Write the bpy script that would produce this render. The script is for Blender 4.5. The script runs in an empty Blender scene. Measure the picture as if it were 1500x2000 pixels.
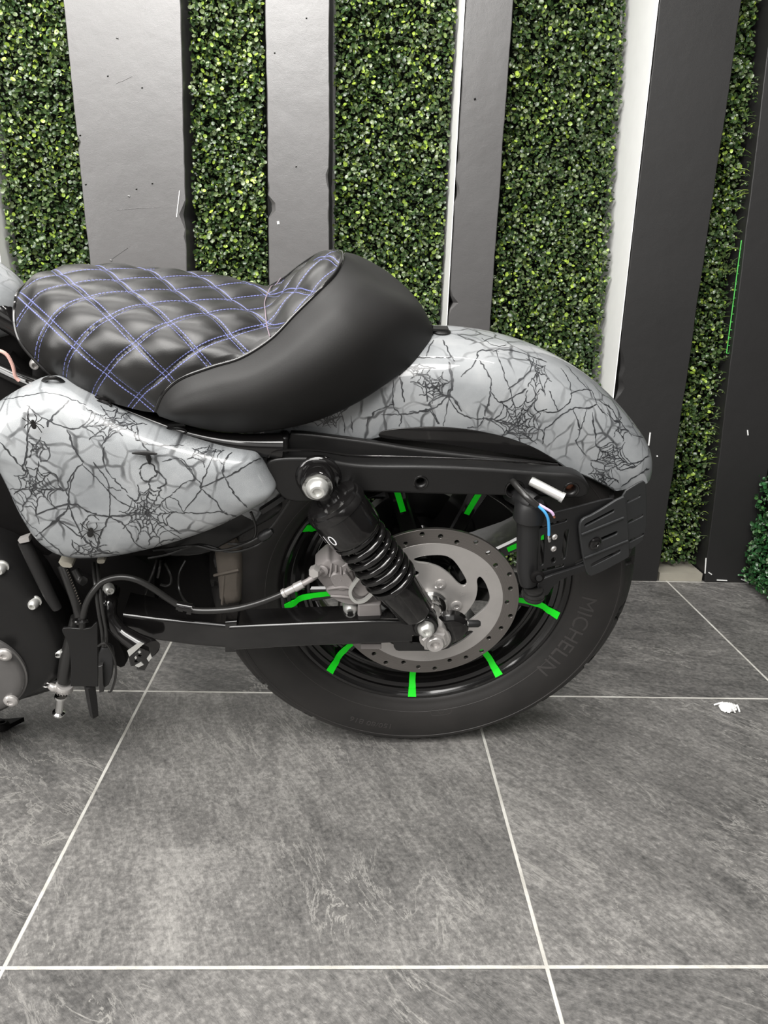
import bpy, bmesh, math, random
import numpy as np
from mathutils import Vector, Matrix, noise
random.seed(7); rng = np.random.default_rng(7)
SC = bpy.context.scene
COL = SC.collection
sin, cos, PI = math.sin, math.cos, math.pi

# ------------------------------------------------------------------ camera, world, lights, exposure
FPX = 1526.68
PITCH, YAW, ROLL = 0.288546903, 0.0419071916, 0.0337153125
CAM = Vector((0.370732752, -0.690388497, 0.735298034))
_F = Vector((sin(YAW)*cos(PITCH), cos(YAW)*cos(PITCH), -sin(PITCH)))
_R0 = Vector((cos(YAW), -sin(YAW), 0)); _U0 = _R0.cross(_F)
_R = _R0*cos(ROLL) + _U0*sin(ROLL); _U = -_R0*sin(ROLL) + _U0*cos(ROLL)
cd = bpy.data.cameras.new('camera'); cam = bpy.data.objects.new('camera', cd); COL.objects.link(cam)
cd.sensor_fit = 'HORIZONTAL'; cd.sensor_width = 36; cd.lens = 36*FPX/1500; cd.clip_start = .02
m = Matrix((_R, _U, -_F)).transposed().to_4x4(); m.translation = CAM; cam.matrix_world = m
SC.camera = cam

world = bpy.data.worlds.new('world'); SC.world = world; world.use_nodes = True
world.node_tree.nodes['Background'].inputs[0].default_value = (1, .985, .965, 1)
world.node_tree.nodes['Background'].inputs[1].default_value = 0.07

def area(name, loc, target, sx, sy, power, col=(1, .98, .95)):
    l = bpy.data.lights.new(name, 'AREA'); l.shape = 'RECTANGLE'; l.size = sx; l.size_y = sy
    l.energy = power; l.color = col
    o = bpy.data.objects.new(name, l); COL.objects.link(o); o.location = loc
    o.rotation_euler = (Vector(target)-Vector(loc)).to_track_quat('-Z', 'Y').to_euler()
    return o
area('ceiling_panel_light', (0.0, -1.0, 2.2), (0.25, 0.0, 0.0), 1.9, .7, 58)
area('ceiling_tube_light', (0.1, 0.15, 2.25), (0.15, 0.45, 0), 2.4, .025, 20)
area('wall_washer_light', (-0.30, 0.86, 1.80), (-0.1, 1.25, 1.1), 1.3, .12, 13)
area('side_fill_light', (-1.9, -1.35, 1.15), (0.35, 0.5, .25), .9, 1.3, 26)  # added fill from the left, not a real window
area('front_fill_light', (0.7, -2.3, 1.25), (0.4, 0.5, 0.25), 2.2, 1.1, 7)  # low fill added to brighten the wheel, no window there
area('ceiling_rear_light', (-1.0, -2.3, 2.45), (-.2, 1.0, .9), 3.2, .9, 80)
SC.view_settings.view_transform = 'Standard'; SC.view_settings.look = 'None'
SC.view_settings.gamma = 1; SC.view_settings.use_curve_mapping = False
SC.view_settings.exposure = 0.35

# ------------------------------------------------------------------ motorcycle frame (u rearward, v up, w towards the viewer's side)
BY, LEAN = 0.03891324, 0.26487027
AX = Vector((0.47994511, 0.4285368, 0.31193315))
EU = Vector((cos(BY), sin(BY), 0)); _n = Vector((sin(BY), -cos(BY), 0)); _z = Vector((0, 0, 1))
EV = _z*cos(LEAN) + _n*sin(LEAN); EW = _n*cos(LEAN) - _z*sin(LEAN)
CONTACT = Vector((0, -.248-.075*cos(LEAN), .075*sin(LEAN)))
def world_of(p): return AX + EU*p[0] + EV*p[1] + EW*p[2]
def L3(px, py, w):
    d = _F + _R*((px-750)/FPX) + _U*((1000-py)/FPX)
    t = ((AX+EW*w-CAM).dot(EW))/d.dot(EW); g = CAM+d*t-AX
    return (g.dot(EU), g.dot(EV), w)
def P(px, py, w): return Vector(L3(px, py, w))

class Frame:
    """a plane in motorcycle coordinates: origin o, axes a, b, normal n"""
    def __init__(s, o, a, b):
        s.o = Vector(o); s.a = Vector(a).normalized(); s.n = s.a.cross(Vector(b)).normalized(); s.b = s.n.cross(s.a)
    def hit(s, px, py):
        d = _F + _R*((px-750)/FPX) + _U*((1000-py)/FPX)
        dl = Vector((d.dot(EU), d.dot(EV), d.dot(EW))); c = CAM-AX
        cl = Vector((c.dot(EU), c.dot(EV), c.dot(EW)))
        t = (s.o-cl).dot(s.n)/dl.dot(s.n); g = cl+dl*t-s.o
        return (g.dot(s.a), g.dot(s.b))
    def at(s, a, b, h=0): return s.o+s.a*a+s.b*b+s.n*h
def wf(w): return Frame((0, 0, w), (1, 0, 0), (0, 1, 0))

# ------------------------------------------------------------------ materials
class NT:
    def __init__(s, name):
        s.m = bpy.data.materials.new(name); s.m.use_nodes = True; s.t = s.m.node_tree; s.n = s.t.nodes; s.l = s.t.links
        s.b = s.n['Principled BSDF']
    def put(s, sock, v):
        if isinstance(v, bpy.types.NodeSocket): s.l.new(v, sock)
        elif v is not None: sock.default_value = v
    def node(s, t, ins=(), **kw):
        nd = s.n.new(t)
        for k, v in kw.items(): setattr(nd, k, v)
        for k, v in (ins.items() if isinstance(ins, dict) else enumerate(ins)): s.put(nd.inputs[k], v)
        return nd
    def math(s, op, *a, clamp=False):
        return s.node('ShaderNodeMath', a, operation=op, use_clamp=clamp).outputs[0]
    def vmath(s, op, *a): return s.node('ShaderNodeVectorMath', a, operation=op).outputs[0]
    def coord(s, k='Object'): return s.node('ShaderNodeTexCoord').outputs[k]
    def noise(s, vec, scale, detail=4, rough=.55, dist=0):
        return s.node('ShaderNodeTexNoise', {'Vector': vec, 'Scale': scale, 'Detail': detail, 'Roughness': rough, 'Distortion': dist})
    def ramp(s, fac, stops, interp='LINEAR'):
        r = s.node('ShaderNodeValToRGB', (fac,)); cr = r.color_ramp; cr.interpolation = interp
        while len(cr.elements) < len(stops): cr.elements.new(.5)
        for e, (p, c) in zip(cr.elements, stops):
            e.position = p; e.color = (c, c, c, 1) if isinstance(c, (int, float)) else (*c[:3], 1)
        return r.outputs[0]
    def mix(s, f, a, b, blend='MIX'):
        nd = s.n.new('ShaderNodeMix'); nd.data_type = 'RGBA'; nd.blend_type = blend
        s.put(nd.inputs[0], f)
        for i, v in ((6, a), (7, b)):
            if isinstance(v, tuple): v = (*v[:3], 1)
            s.put(nd.inputs[i], v)
        return nd.outputs[2]
    def bump(s, h, strength=.3, dist=.001):
        nd = s.node('ShaderNodeBump', {'Height': h, 'Strength': strength, 'Distance': dist}); s.l.new(nd.outputs[0], s.b.inputs['Normal'])
    def setb(s, **k):
        for a, v in k.items():
            a = a.replace('_', ' ')
            if isinstance(v, tuple): v = (*v[:3], 1)
            s.put(s.b.inputs[a], v)

def simple(name, col, rough=.5, metal=0, bump=0, bscale=300, var=.15, vscale=30, coat=0, spec=.5, rvar=0):
    q = NT(name); c = q.coord()
    n = q.noise(c, vscale, 5).outputs[0]
    f = q.math('MULTIPLY_ADD', n, 2*var, 1-var)
    q.setb(Base_Color=q.mix(n, tuple(x*(1-var) for x in col), tuple(min(1, x*(1+var)) for x in col)),
           Metallic=metal, Coat_Weight=coat, Specular_IOR_Level=spec)
    q.setb(Roughness=q.math('MULTIPLY_ADD', n, rvar, rough-rvar/2) if rvar else rough)
    if bump: q.bump(q.noise(c, bscale, 3).outputs[0], bump, .0006)
    return q.m

M = {}
M['black_gloss'] = simple('black_gloss_paint', (.006, .0056, .0056), .14, bump=.04, bscale=60, coat=.3)
M['black_satin'] = simple('black_satin_paint', (.009, .0087, .0087), .36, bump=.12, bscale=900, rvar=.15, spec=.38)
M['black_powder'] = simple('black_powder_coat', (.016, .0155, .0155), .5, bump=.3, bscale=1500, spec=.3)
M['black_plastic'] = simple('black_plastic', (.012, .012, .0125), .42, bump=.25, bscale=1800, rvar=.15)
M['plate_plastic'] = simple('grey_black_plastic', (.026, .027, .028), .45, bump=.25, bscale=1500)
M['dark_metal'] = simple('grimy_dark_metal', (.006, .0055, .0055), .6, 0, bump=.5, bscale=90, spec=.12)
M['rubber_hose'] = simple('black_rubber_hose', (.016, .0155, .015), .3, bump=.05, bscale=400)
M['steel'] = simple('brushed_steel', (.52, .50, .485), .30, .6, bump=.08, bscale=500, rvar=.2)
M['zinc'] = simple('pale_zinc_bolt', (.66, .66, .635), .33, .7, bump=.15, bscale=500, var=.08)
M['cast_alu'] = simple('grey_cast_metal', (.27, .25, .245), .5, .25, bump=.4, bscale=900)
M['chrome'] = simple('chrome', (.75, .75, .74), .1, 1)
M['copper'] = simple('copper_edge', (.5, .2, .12), .4, .8)
M['white'] = simple('white_print', (.85, .85, .87), .5, var=.03)
M['blue'] = simple('blue_insulation', (.08, .38, .75), .4, var=.05)
M['pink'] = simple('pink_insulation', (.6, .42, .62), .4, var=.05)
M['red'] = simple('pale_red_insulation', (.62, .38, .33), .4, var=.1)
M['green'] = simple('bright_green_vinyl', (.001, .98, .012), .5, var=.06, vscale=60)
M['seam_thread'] = simple('mauve_thread', (.22, .17, .2), .6)
M['lattice'] = simple('green_plastic', (.07, .42, .07), .5)
M['grime'] = simple('dusty_brown_metal', (.10, .085, .07), .75, bump=.6, bscale=120, var=.6, vscale=25)
M['cover_alu'] = simple('satin_grey_cover', (.16, .155, .152), .34, .5, bump=.15, bscale=1200, rvar=.1)
M['cream'] = simple('cream_plastic', (.32, .30, .25), .6)

def rubber():
    q = NT('tyre_rubber'); c = q.coord()
    n = q.noise(c, 9, 5).outputs[0]
    q.setb(Base_Color=q.ramp(n, [(.3, (.012, .0115, .011)), (.7, (.024, .022, .021))]), Roughness=.5, Specular_IOR_Level=.42)
    q.bump(q.noise(c, 500, 3).outputs[0], .15, .0005)
    return q.m
M['rubber'] = rubber()

def floor_mat():
    q = NT('slate_tile'); pos = q.node('ShaderNodeNewGeometry').outputs['Position']
    sx = q.node('ShaderNodeSeparateXYZ', (pos,)); X, Y = sx.outputs[0], sx.outputs[1]
    T = .6
    tx, ty = q.math('DIVIDE', X, T), q.math('DIVIDE', Y, T)
    ix, iy = q.math('FLOOR', tx), q.math('FLOOR', ty)
    def edge(t): return q.math('MULTIPLY', q.math('ABSOLUTE', q.math('SUBTRACT', t, q.math('ROUND', t))), T)
    wob = q.math('MULTIPLY', q.math('SUBTRACT', q.noise(pos, 40, 3).outputs[0], .5), .0012)
    dx, dy = q.math('ADD', edge(tx), wob), q.math('ADD', edge(ty), wob)
    d = q.math('MINIMUM', dx, dy)
    grout = q.node('ShaderNodeMapRange', {0: d, 1: .0019, 2: .0028, 3: 1.0, 4: 0.0}).outputs[0]
    tid = q.node('ShaderNodeCombineXYZ', (ix, iy, .5)).outputs[0]
    wn = q.node('ShaderNodeTexWhiteNoise', {'Vector': tid})
    off = q.node('ShaderNodeVectorMath', {0: wn.outputs[1], 3: 7.0}, operation='SCALE').outputs[0]
    p2 = q.vmath('ADD', pos, off)
    ang = q.math('MULTIPLY_ADD', wn.outputs[0], 1.1, .25)
    rot = q.node('ShaderNodeVectorRotate', {'Vector': p2, 'Angle': ang}, rotation_type='Z_AXIS').outputs[0]
    st = q.vmath('MULTIPLY', rot, (1.0, 3.2, 1.0))
    cloud = q.noise(p2, 3.0, 7, .62, .8).outputs[0]
    streak = q.noise(st, 6, 9, .66, .9).outputs[0]
    grain = q.noise(p2, 130, 4, .7).outputs[0]
    fine = q.noise(st, 45, 5, .7, .5).outputs[0]
    rid = q.math('ABSOLUTE', q.math('SUBTRACT', q.noise(st, 4.2, 9, .68, 1.2).outputs[0], .5))
    vein = q.node('ShaderNodeMapRange', {0: rid, 1: .0, 2: .014, 3: 1.0, 4: 0.0}).outputs[0]
    vm = q.node('ShaderNodeMapRange', {0: q.noise(p2, 5, 4).outputs[0], 1: .44, 2: .60, 3: 0.0, 4: .9}).outputs[0]
    vein = q.math('MULTIPLY', vein, vm)
    s = q.math('ADD', q.math('MULTIPLY', cloud, .32), q.math('MULTIPLY', streak, .26))
    s = q.math('ADD', s, q.math('MULTIPLY', fine, .24)); s = q.math('ADD', s, q.math('MULTIPLY', grain, .40))
    s = q.math('ADD', s, q.math('MULTIPLY', q.math('SUBTRACT', wn.outputs[0], .5), .09))
    col = q.ramp(s, [(.43, (.040, .0393, .0387)), (.54, (.084, .0815, .079)), (.64, (.150, .145, .139)), (.78, (.31, .30, .285))])
    col = q.mix(vein, col, (.33, .32, .30))
    sp = q.node('ShaderNodeMapRange', {0: q.noise(p2, 260, 2).outputs[0], 1: .72, 2: .78, 3: 0.0, 4: .5}).outputs[0]
    col = q.mix(sp, col, (.35, .33, .31))
    gc = q.ramp(q.noise(pos, 18, 4).outputs[0], [(.3, (.42, .405, .37)), (.7, (.66, .65, .61))])
    col = q.mix(grout, col, gc)
    q.setb(Base_Color=col, Roughness=q.math('MULTIPLY_ADD', cloud, .25, .36), Specular_IOR_Level=.45)
    h = q.math('ADD', q.math('MULTIPLY', streak, .8), q.math('MULTIPLY', fine, .7)); h = q.math('ADD', h, q.math('MULTIPLY', grain, .25))
    q.bump(q.math('SUBTRACT', h, grout), .55, .003)
    return q.m
def slat_mat(name, col, rough, chips=.5, spec=.5):
    q = NT(name); c = q.coord()
    n = q.noise(c, 3.5, 5).outputs[0]; n2 = q.noise(c, 700, 2).outputs[0]
    k = q.noise(c, 23, 6, .7).outputs[0]
    chip = q.node('ShaderNodeMapRange', {0: k, 1: .745, 2: .76, 3: 0.0, 4: chips}).outputs[0]
    base = q.mix(n, tuple(x*.88 for x in col), tuple(x*1.12 for x in col))
    q.setb(Base_Color=q.mix(chip, base, (.55, .53, .5)), Roughness=q.math('MULTIPLY_ADD', n, .12, rough), Specular_IOR_Level=spec)
    q.bump(q.math('ADD', q.math('MULTIPLY', n2, .25), q.math('MULTIPLY', q.noise(c, 22, 4).outputs[0], 1.0)), .18, .004)
    return q.m
M['floor'] = floor_mat()
M['slat_grey'] = slat_mat('grey_sheen_paint', (.078, .0755, .0755), .27, .35, .74)
M['slat_grey2'] = slat_mat('mid_grey_sheen_paint', (.062, .060, .060), .29, .3, .68)
M['slat_black'] = slat_mat('charcoal_paint', (.014, .0135, .0135), .45, .5)
M['white_wall'] = simple('white_painted_board', (.80, .80, .79), .6, var=.05)
M['deep_shade'] = simple('black_deep_shade', (.003, .004, .002), .9, spec=.1)  # black painted for the shade between hedge leaves, also fills nail holes

def leaf_mat(name, stops):
    q = NT(name); g = q.node('ShaderNodeNewGeometry'); r = g.outputs['Random Per Island']
    col = q.ramp(r, stops)
    big = q.noise(g.outputs['Position'], 7, 3).outputs[0]
    col = q.mix(q.math('MULTIPLY', big, .9, clamp=True), col, (.030, .062, .020))
    q.setb(Base_Color=col, Roughness=.32, Specular_IOR_Level=.6)
    return q.m
M['leaf'] = leaf_mat('boxwood_leaf', [(0, (.008, .022, .006)), (.30, (.030, .062, .014)), (.55, (.075, .125, .030)), (.72, (.17, .22, .085)),
                     (.84, (.27, .31, .19)), (.90, (.32, .48, .05)), (1, (.60, .80, .11))])
M['leaf_green'] = leaf_mat('emerald_leaf', [(0, (.005, .03, .008)), (.4, (.012, .09, .025)), (.8, (.03, .17, .05)), (.94, (.12, .30, .08)), (1, (.5, .6, .4))])

def leather(quilt):
    q = NT('quilted_black_leather' if quilt else 'plain_black_leather'); c = q.coord()
    n = q.noise(c, 12, 4).outputs[0]
    v = q.node('ShaderNodeTexVoronoi', {'Vector': c, 'Scale': 900}, feature='DISTANCE_TO_EDGE').outputs[0]
    h = q.math('ADD', q.math('MULTIPLY', v, .5), q.math('MULTIPLY', q.noise(c, 500, 3).outputs[0], .4))
    base = q.mix(n, (.008, .0076, .0076), (.015, .0145, .014))
    q.setb(Roughness=.34 if quilt else .55, Specular_IOR_Level=.5 if quilt else .36)
    if quilt:
        uv = q.coord('UV'); s = q.node('ShaderNodeSeparateXYZ', (uv,)); X, Y = s.outputs[0], s.outputs[1]
        D, K = QD, QK
        a = q.math('DIVIDE', q.math('ADD', X, q.math('MULTIPLY', Y, K)), D); b = q.math('DIVIDE', q.math('SUBTRACT', X, q.math('MULTIPLY', Y, K)), D)
        sc = D/math.sqrt(1+K*K)
        def lines(p, o):
            d = q.math('MULTIPLY', q.math('ABSOLUTE', q.math('SUBTRACT', p, q.math('ROUND', p))), sc)
            e = q.math('ABSOLUTE', q.math('SUBTRACT', d, .0028))
            on = q.node('ShaderNodeMapRange', {0: e, 1: .0003, 2: .0007, 3: 1.0, 4: 0.0}).outputs[0]
            dash = q.math('GREATER_THAN', q.math('FRACT', q.math('MULTIPLY', o, D/.0058)), .25)
            return q.math('MULTIPLY', on, dash)
        st = q.math('MAXIMUM', lines(a, b), lines(b, a))
        base = q.mix(st, base, (.15, .17, .42))
        h = q.math('ADD', h, q.math('MULTIPLY', st, 1.4))
        q.setb(Roughness=q.math('MULTIPLY_ADD', st, .3, .36))
    q.setb(Base_Color=base)
    q.bump(h, .22, .0007)
    return q.m
QD, QK = .067, .93
M['leather'] = leather(False); M['quilt'] = leather(True)

def web_mat(name, webs, net=9.0, seed=0.0, tone_k=1.0):
    """pale grey finish with black hand-drawn spider webs; UV map in metres; webs = (x, y, radius, spokes)"""
    q = NT(name); uv = q.coord('UV')
    off = q.vmath('ADD', uv, (seed, seed*.7, 0))
    def warp(sc, amp):
        n = q.noise(off, sc, 3, .5).outputs[1]
        return q.vmath('ADD', uv, q.node('ShaderNodeVectorMath', {0: q.vmath('SUBTRACT', n, (.5, .5, .5)), 3: amp}, operation='SCALE').outputs[0])
    w1 = warp(14, .05); w2 = warp(38, .020)
    def cells(sc, wid, vec, sd):
        v = q.node('ShaderNodeTexVoronoi', {'Vector': q.vmath('ADD', vec, (sd, sd, 0)), 'Scale': sc}, feature='DISTANCE_TO_EDGE', voronoi_dimensions='2D')
        thick = q.math('MULTIPLY_ADD', q.noise(off, 60, 2).outputs[0], wid*1.6, wid*.2)
        return q.node('ShaderNodeMapRange', {0: v.outputs[0], 1: q.math('MULTIPLY', thick, .35), 2: thick, 3: 1.0, 4: 0.0}).outputs[0]
    net1 = cells(net*1.7, .030, w1, 3.1+seed)
    net2 = q.math('MULTIPLY', cells(net*3.8, .075, w1, 1.7+seed), q.node('ShaderNodeMapRange', {0: q.noise(off, 9, 2).outputs[0], 1: .46, 2: .54, 3: 0.0, 4: 1.0}).outputs[0])
    ink = q.math('MULTIPLY', q.math('MAXIMUM', q.math('MULTIPLY', net1, .4), q.math('MULTIPLY', net2, .9)), q.node('ShaderNodeMapRange', {0: q.noise(off, 22, 3).outputs[0], 1: .32, 2: .56, 3: .25, 4: .92}).outputs[0])
    for k, (cx, cy, R, N) in enumerate(webs):
        d = q.vmath('SUBTRACT', w2, (cx, cy, 0)); s = q.node('ShaderNodeSeparateXYZ', (d,))
        r = q.math('SQRT', q.math('ADD', q.math('MULTIPLY', s.outputs[0], s.outputs[0]), q.math('MULTIPLY', s.outputs[1], s.outputs[1])))
        th = q.math('ADD', q.math('ARCTAN2', s.outputs[1], s.outputs[0]), .37*k)
        t = q.math('DIVIDE', q.math('MULTIPLY', th, N), 2*PI); fr = q.math('ABSOLUTE', q.math('SUBTRACT', t, q.math('ROUND', t)))
        sd = q.math('MULTIPLY', q.math('MULTIPLY', fr, 2*PI/N), r)
        spoke = q.node('ShaderNodeMapRange', {0: sd, 1: .0004, 2: .0016, 3: 1.0, 4: 0.0}).outputs[0]
        # rings sag towards the centre between two spokes
        rr = q.math('MULTIPLY', r, q.math('MULTIPLY_ADD', fr, .34, 1.0))
        lr = q.math('MULTIPLY', q.math('POWER', q.math('DIVIDE', rr, R), .75), 5.5)
        e = q.math('ABSOLUTE', q.math('SUBTRACT', lr, q.math('ROUND', lr)))
        ring = q.node('ShaderNodeMapRange', {0: e, 1: .06, 2: .20, 3: 1.0, 4: 0.0}).outputs[0]
        ring = q.math('MULTIPLY', ring, q.math('LESS_THAN', rr, R))
        spoke = q.math('MULTIPLY', spoke, q.math('LESS_THAN', r, R*1.45))
        core = q.node('ShaderNodeMapRange', {0: r, 1: .001, 2: .005, 3: .9, 4: 0.0}).outputs[0]
        brk = q.node('ShaderNodeMapRange', {0: q.noise(off, 38, 2).outputs[0], 1: .36, 2: .5, 3: .35, 4: .95}).outputs[0]
        wv = q.math('MULTIPLY', q.math('MAXIMUM', spoke, ring), brk)
        ink = q.math('MAXIMUM', ink, q.math('MAXIMUM', wv, core))
    weave = q.node('ShaderNodeTexVoronoi', {'Vector': uv, 'Scale': 620.0}, feature='DISTANCE_TO_EDGE', voronoi_dimensions='2D').outputs[0]
    wm = q.node('ShaderNodeMapRange', {0: q.noise(off, 11, 3).outputs[0], 1: .38, 2: .6, 3: .06, 4: .5}).outputs[0]
    wl = q.math('MULTIPLY', q.node('ShaderNodeMapRange', {0: weave, 1: .03, 2: .14, 3: 1.0, 4: 0.0}).outputs[0], wm)
    tone = q.ramp(q.noise(off, 16, 5, .6).outputs[0], [(.3, (.27, .285, .295)), (.55, (.36, .375, .385)), (.75, (.44, .45, .455))])
    tone = q.mix(1.0, tone, (tone_k, tone_k, tone_k), 'MULTIPLY')
    smoke = q.node('ShaderNodeMapRange', {0: q.noise(off, 10, 4, .6).outputs[0], 1: .54, 2: .72, 3: 0.0, 4: .45}).outputs[0]
    col = q.mix(smoke, tone, (.15, .16, .17)); col = q.mix(wl, col, (.16, .17, .18)); col = q.mix(ink, col, (.018, .019, .021))
    q.setb(Base_Color=col, Roughness=.42, Coat_Weight=.7, Coat_Roughness=.03)
    q.bump(q.noise(uv, 30, 2).outputs[0], .03, .002)
    return q.m

# ------------------------------------------------------------------ mesh helpers
def mesh_object(name, verts, faces, mat, parent=None, smooth=True, uv=None, local=True):
    me = bpy.data.meshes.new(name)
    if local: verts = [Vector(v)-CONTACT for v in verts]
    me.from_pydata([tuple(v) for v in verts], [], faces)
    bm = bmesh.new(); bm.from_mesh(me)
    if uv is not None:
        lay = bm.loops.layers.uv.new('UVMap'); bm.verts.ensure_lookup_table()
        for f in bm.faces:
            for l in f.loops: l[lay].uv = uv[l.vert.index]
    bmesh.ops.recalc_face_normals(bm, faces=bm.faces)
    bm.to_mesh(me); bm.free()
    me.materials.append(M[mat] if isinstance(mat, str) else mat)
    if smooth:
        me.polygons.foreach_set('use_smooth', [True]*len(me.polygons))
        try: me.set_sharp_from_angle(angle=math.radians(38))
        except Exception: pass
    o = bpy.data.objects.new(name, me); COL.objects.link(o)
    if parent: o.parent = parent
    return o

class MB:
    """collects shapes in motorcycle coordinates for ONE mesh"""
    def __init__(s): s.v = []; s.f = []
    def add(s, v, f):
        k = len(s.v); s.v += [Vector(x) for x in v]; s.f += [tuple(i+k for i in q) for q in f]; return s
    def rings(s, rings, cap=True, closed=True):
        n = len(rings[0]); v = [p for r in rings for p in r]; f = []
        for i in range(len(rings)-1):
            for j in range(n if closed else n-1):
                f.append((i*n+j, i*n+(j+1) % n, (i+1)*n+(j+1) % n, (i+1)*n+j))
        if cap: f.append(tuple(range(n))[::-1]); f.append(tuple((len(rings)-1)*n+j for j in range(n)))
        return s.add(v, f)
    def tube(s, pts, r, n=12, smooth=6, cap=True):
        pts = [Vector(p) for p in pts]
        if smooth: rr = r if hasattr(r, '__len__') else None; pts, tpar = catmull(pts, smooth); r = [interp(rr, t) for t in tpar] if rr else r
        rad = (lambda i: r[i]) if hasattr(r, '__len__') else (lambda i: r)
        rings = []; prev = None
        for i, p in enumerate(pts):
            t = (pts[min(i+1, len(pts)-1)]-pts[max(i-1, 0)]).normalized()
            if prev is None:
                a = Vector((0, 0, 1)) if abs(t.z) < .9 else Vector((1, 0, 0)); x = t.cross(a).normalized()
            else: x = (prev-t*prev.dot(t)).normalized()
            prev = x; y = t.cross(x)
            rings.append([p+(x*cos(2*PI*k/n)+y*sin(2*PI*k/n))*rad(i) for k in range(n)])
        return s.rings(rings, cap)
    def lathe(s, o, axis, prof, n=32, phase=0, cap=True):
        """prof = (distance along axis, radius)"""
        o = Vector(o); t = Vector(axis).normalized(); a = Vector((0, 0, 1)) if abs(t.z) < .9 else Vector((1, 0, 0))
        x = t.cross(a).normalized(); y = t.cross(x)
        return s.rings([[o+t*d+(x*cos(2*PI*k/n+phase)+y*sin(2*PI*k/n+phase))*r for k in range(n)] for d, r in prof], cap)
    def prism(s, pts, d, bev=0):
        """pts = closed loop of 3-D points, extruded by vector d"""
        pts = [Vector(p) for p in pts]; d = Vector(d); c = sum(pts, Vector())/len(pts)
        if bev:
            dn = d.normalized(); L = d.length
            def ins(p, k): return p+(c-p).normalized()*k
            return s.rings([[ins(p, bev) for p in pts], [p+dn*bev for p in pts], [p+dn*(L-bev) for p in pts], [ins(p, bev)+d for p in pts]])
        return s.rings([pts, [p+d for p in pts]])
    def box(s, c, size, R=None):
        c = Vector(c); v = []
        for z in (-.5, .5):
            for x, y in ((-.5, -.5), (.5, -.5), (.5, .5), (-.5, .5)):
                q = Vector((x*size[0], y*size[1], z*size[2])); v.append(c+(R @ q if R else q))
        return s.add(v, [(0, 3, 2, 1), (4, 5, 6, 7), (0, 1, 5, 4), (1, 2, 6, 5), (2, 3, 7, 6), (3, 0, 4, 7)])
    def build(s, name, mat, parent=None, smooth=True, local=True, bevel=0):
        o = mesh_object(name, s.v, s.f, mat, parent, smooth, local=local)
        if bevel:
            b = o.modifiers.new('bevel', 'BEVEL'); b.width = bevel; b.segments = 2; b.limit_method = 'ANGLE'; b.angle_limit = .6
        return o
def interp(a, t):
    i = min(int(t), len(a)-2); return a[i]+(a[i+1]-a[i])*(t-i)
def catmull(pts, n, closed=False):
    out = []; par = []; N = len(pts)
    g = (lambda i: pts[i % N]) if closed else (lambda i: pts[max(0, min(N-1, i))])
    for i in range(N if closed else N-1):
        a, b, c, d = g(i-1), g(i), g(i+1), g(i+2)
        for k in range(n):
            t = k/n; out.append(.5*((2*b)+(c-a)*t+(2*a-5*b+4*c-d)*t*t+(3*b-3*c+d-a)*t**3)); par.append(i+t)
    if not closed: out.append(pts[-1]); par.append(N-1)
    return out, par
def px_tube(mb, pts, r, **k): return mb.tube([P(*p) for p in pts], r, **k)
def rounded(pts, k=3):
    """smooth a 2-D polygon into a rounded closed outline (Chaikin)"""
    for _ in range(k):
        o = []
        for i in range(len(pts)):
            a, b = pts[i], pts[(i+1) % len(pts)]
            o += [(a[0]*.78+b[0]*.22, a[1]*.78+b[1]*.22), (a[0]*.22+b[0]*.78, a[1]*.22+b[1]*.78)]
        pts = o
    return pts
def circle(c, r, n=20, ph=0): return [(c[0]+r*cos(2*PI*i/n+ph), c[1]+r*sin(2*PI*i/n+ph)) for i in range(n)]
def slot(a, b, r, n=8):
    """round-ended slot between 2-D points a and b"""
    d = math.atan2(b[1]-a[1], b[0]-a[0])
    return [(b[0]+r*cos(d-PI/2+PI*i/n), b[1]+r*sin(d-PI/2+PI*i/n)) for i in range(n+1)] + [(a[0]+r*cos(d+PI/2+PI*i/n), a[1]+r*sin(d+PI/2+PI*i/n)) for i in range(n+1)]
def plate(name, fr, outline, holes, thick, mat, parent, bev=.001, h=0):
    """flat plate with holes lying in frame fr, from height h to h+thick, outline and holes in the frame's own metres"""
    cu = bpy.data.curves.new('outline', 'CURVE'); cu.dimensions = '2D'; cu.fill_mode = 'BOTH'
    bev = min(bev, thick*.45)
    cu.extrude = thick/2-bev; cu.bevel_depth = bev; cu.bevel_resolution = 2; cu.offset = -bev
    for pl in [outline]+list(holes):
        s = cu.splines.new('POLY'); s.points.add(len(pl)-1); s.use_cyclic_u = True
        for i, (x, y) in enumerate(pl): s.points[i].co = (x, y, 0, 1)
    t = bpy.data.objects.new('tmp', cu); COL.objects.link(t)
    dg = bpy.context.evaluated_depsgraph_get(); me = bpy.data.meshes.new_from_object(t.evaluated_get(dg))
    vs = [fr.at(v.co.x, v.co.y, v.co.z+h+thick/2) for v in me.vertices]; fs = [tuple(p.vertices) for p in me.polygons]
    bpy.data.objects.remove(t); bpy.data.curves.remove(cu); bpy.data.meshes.remove(me)
    return mesh_object(name, vs, fs, mat, parent)
def px_plate(name, fr, pts, holes, thick, mat, parent, bev=.001, h=0, rnd=2):
    out = [fr.hit(*p) for p in pts]
    return plate(name, fr, rounded(out, rnd) if rnd else out, holes, thick, mat, parent, bev, h)
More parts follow.
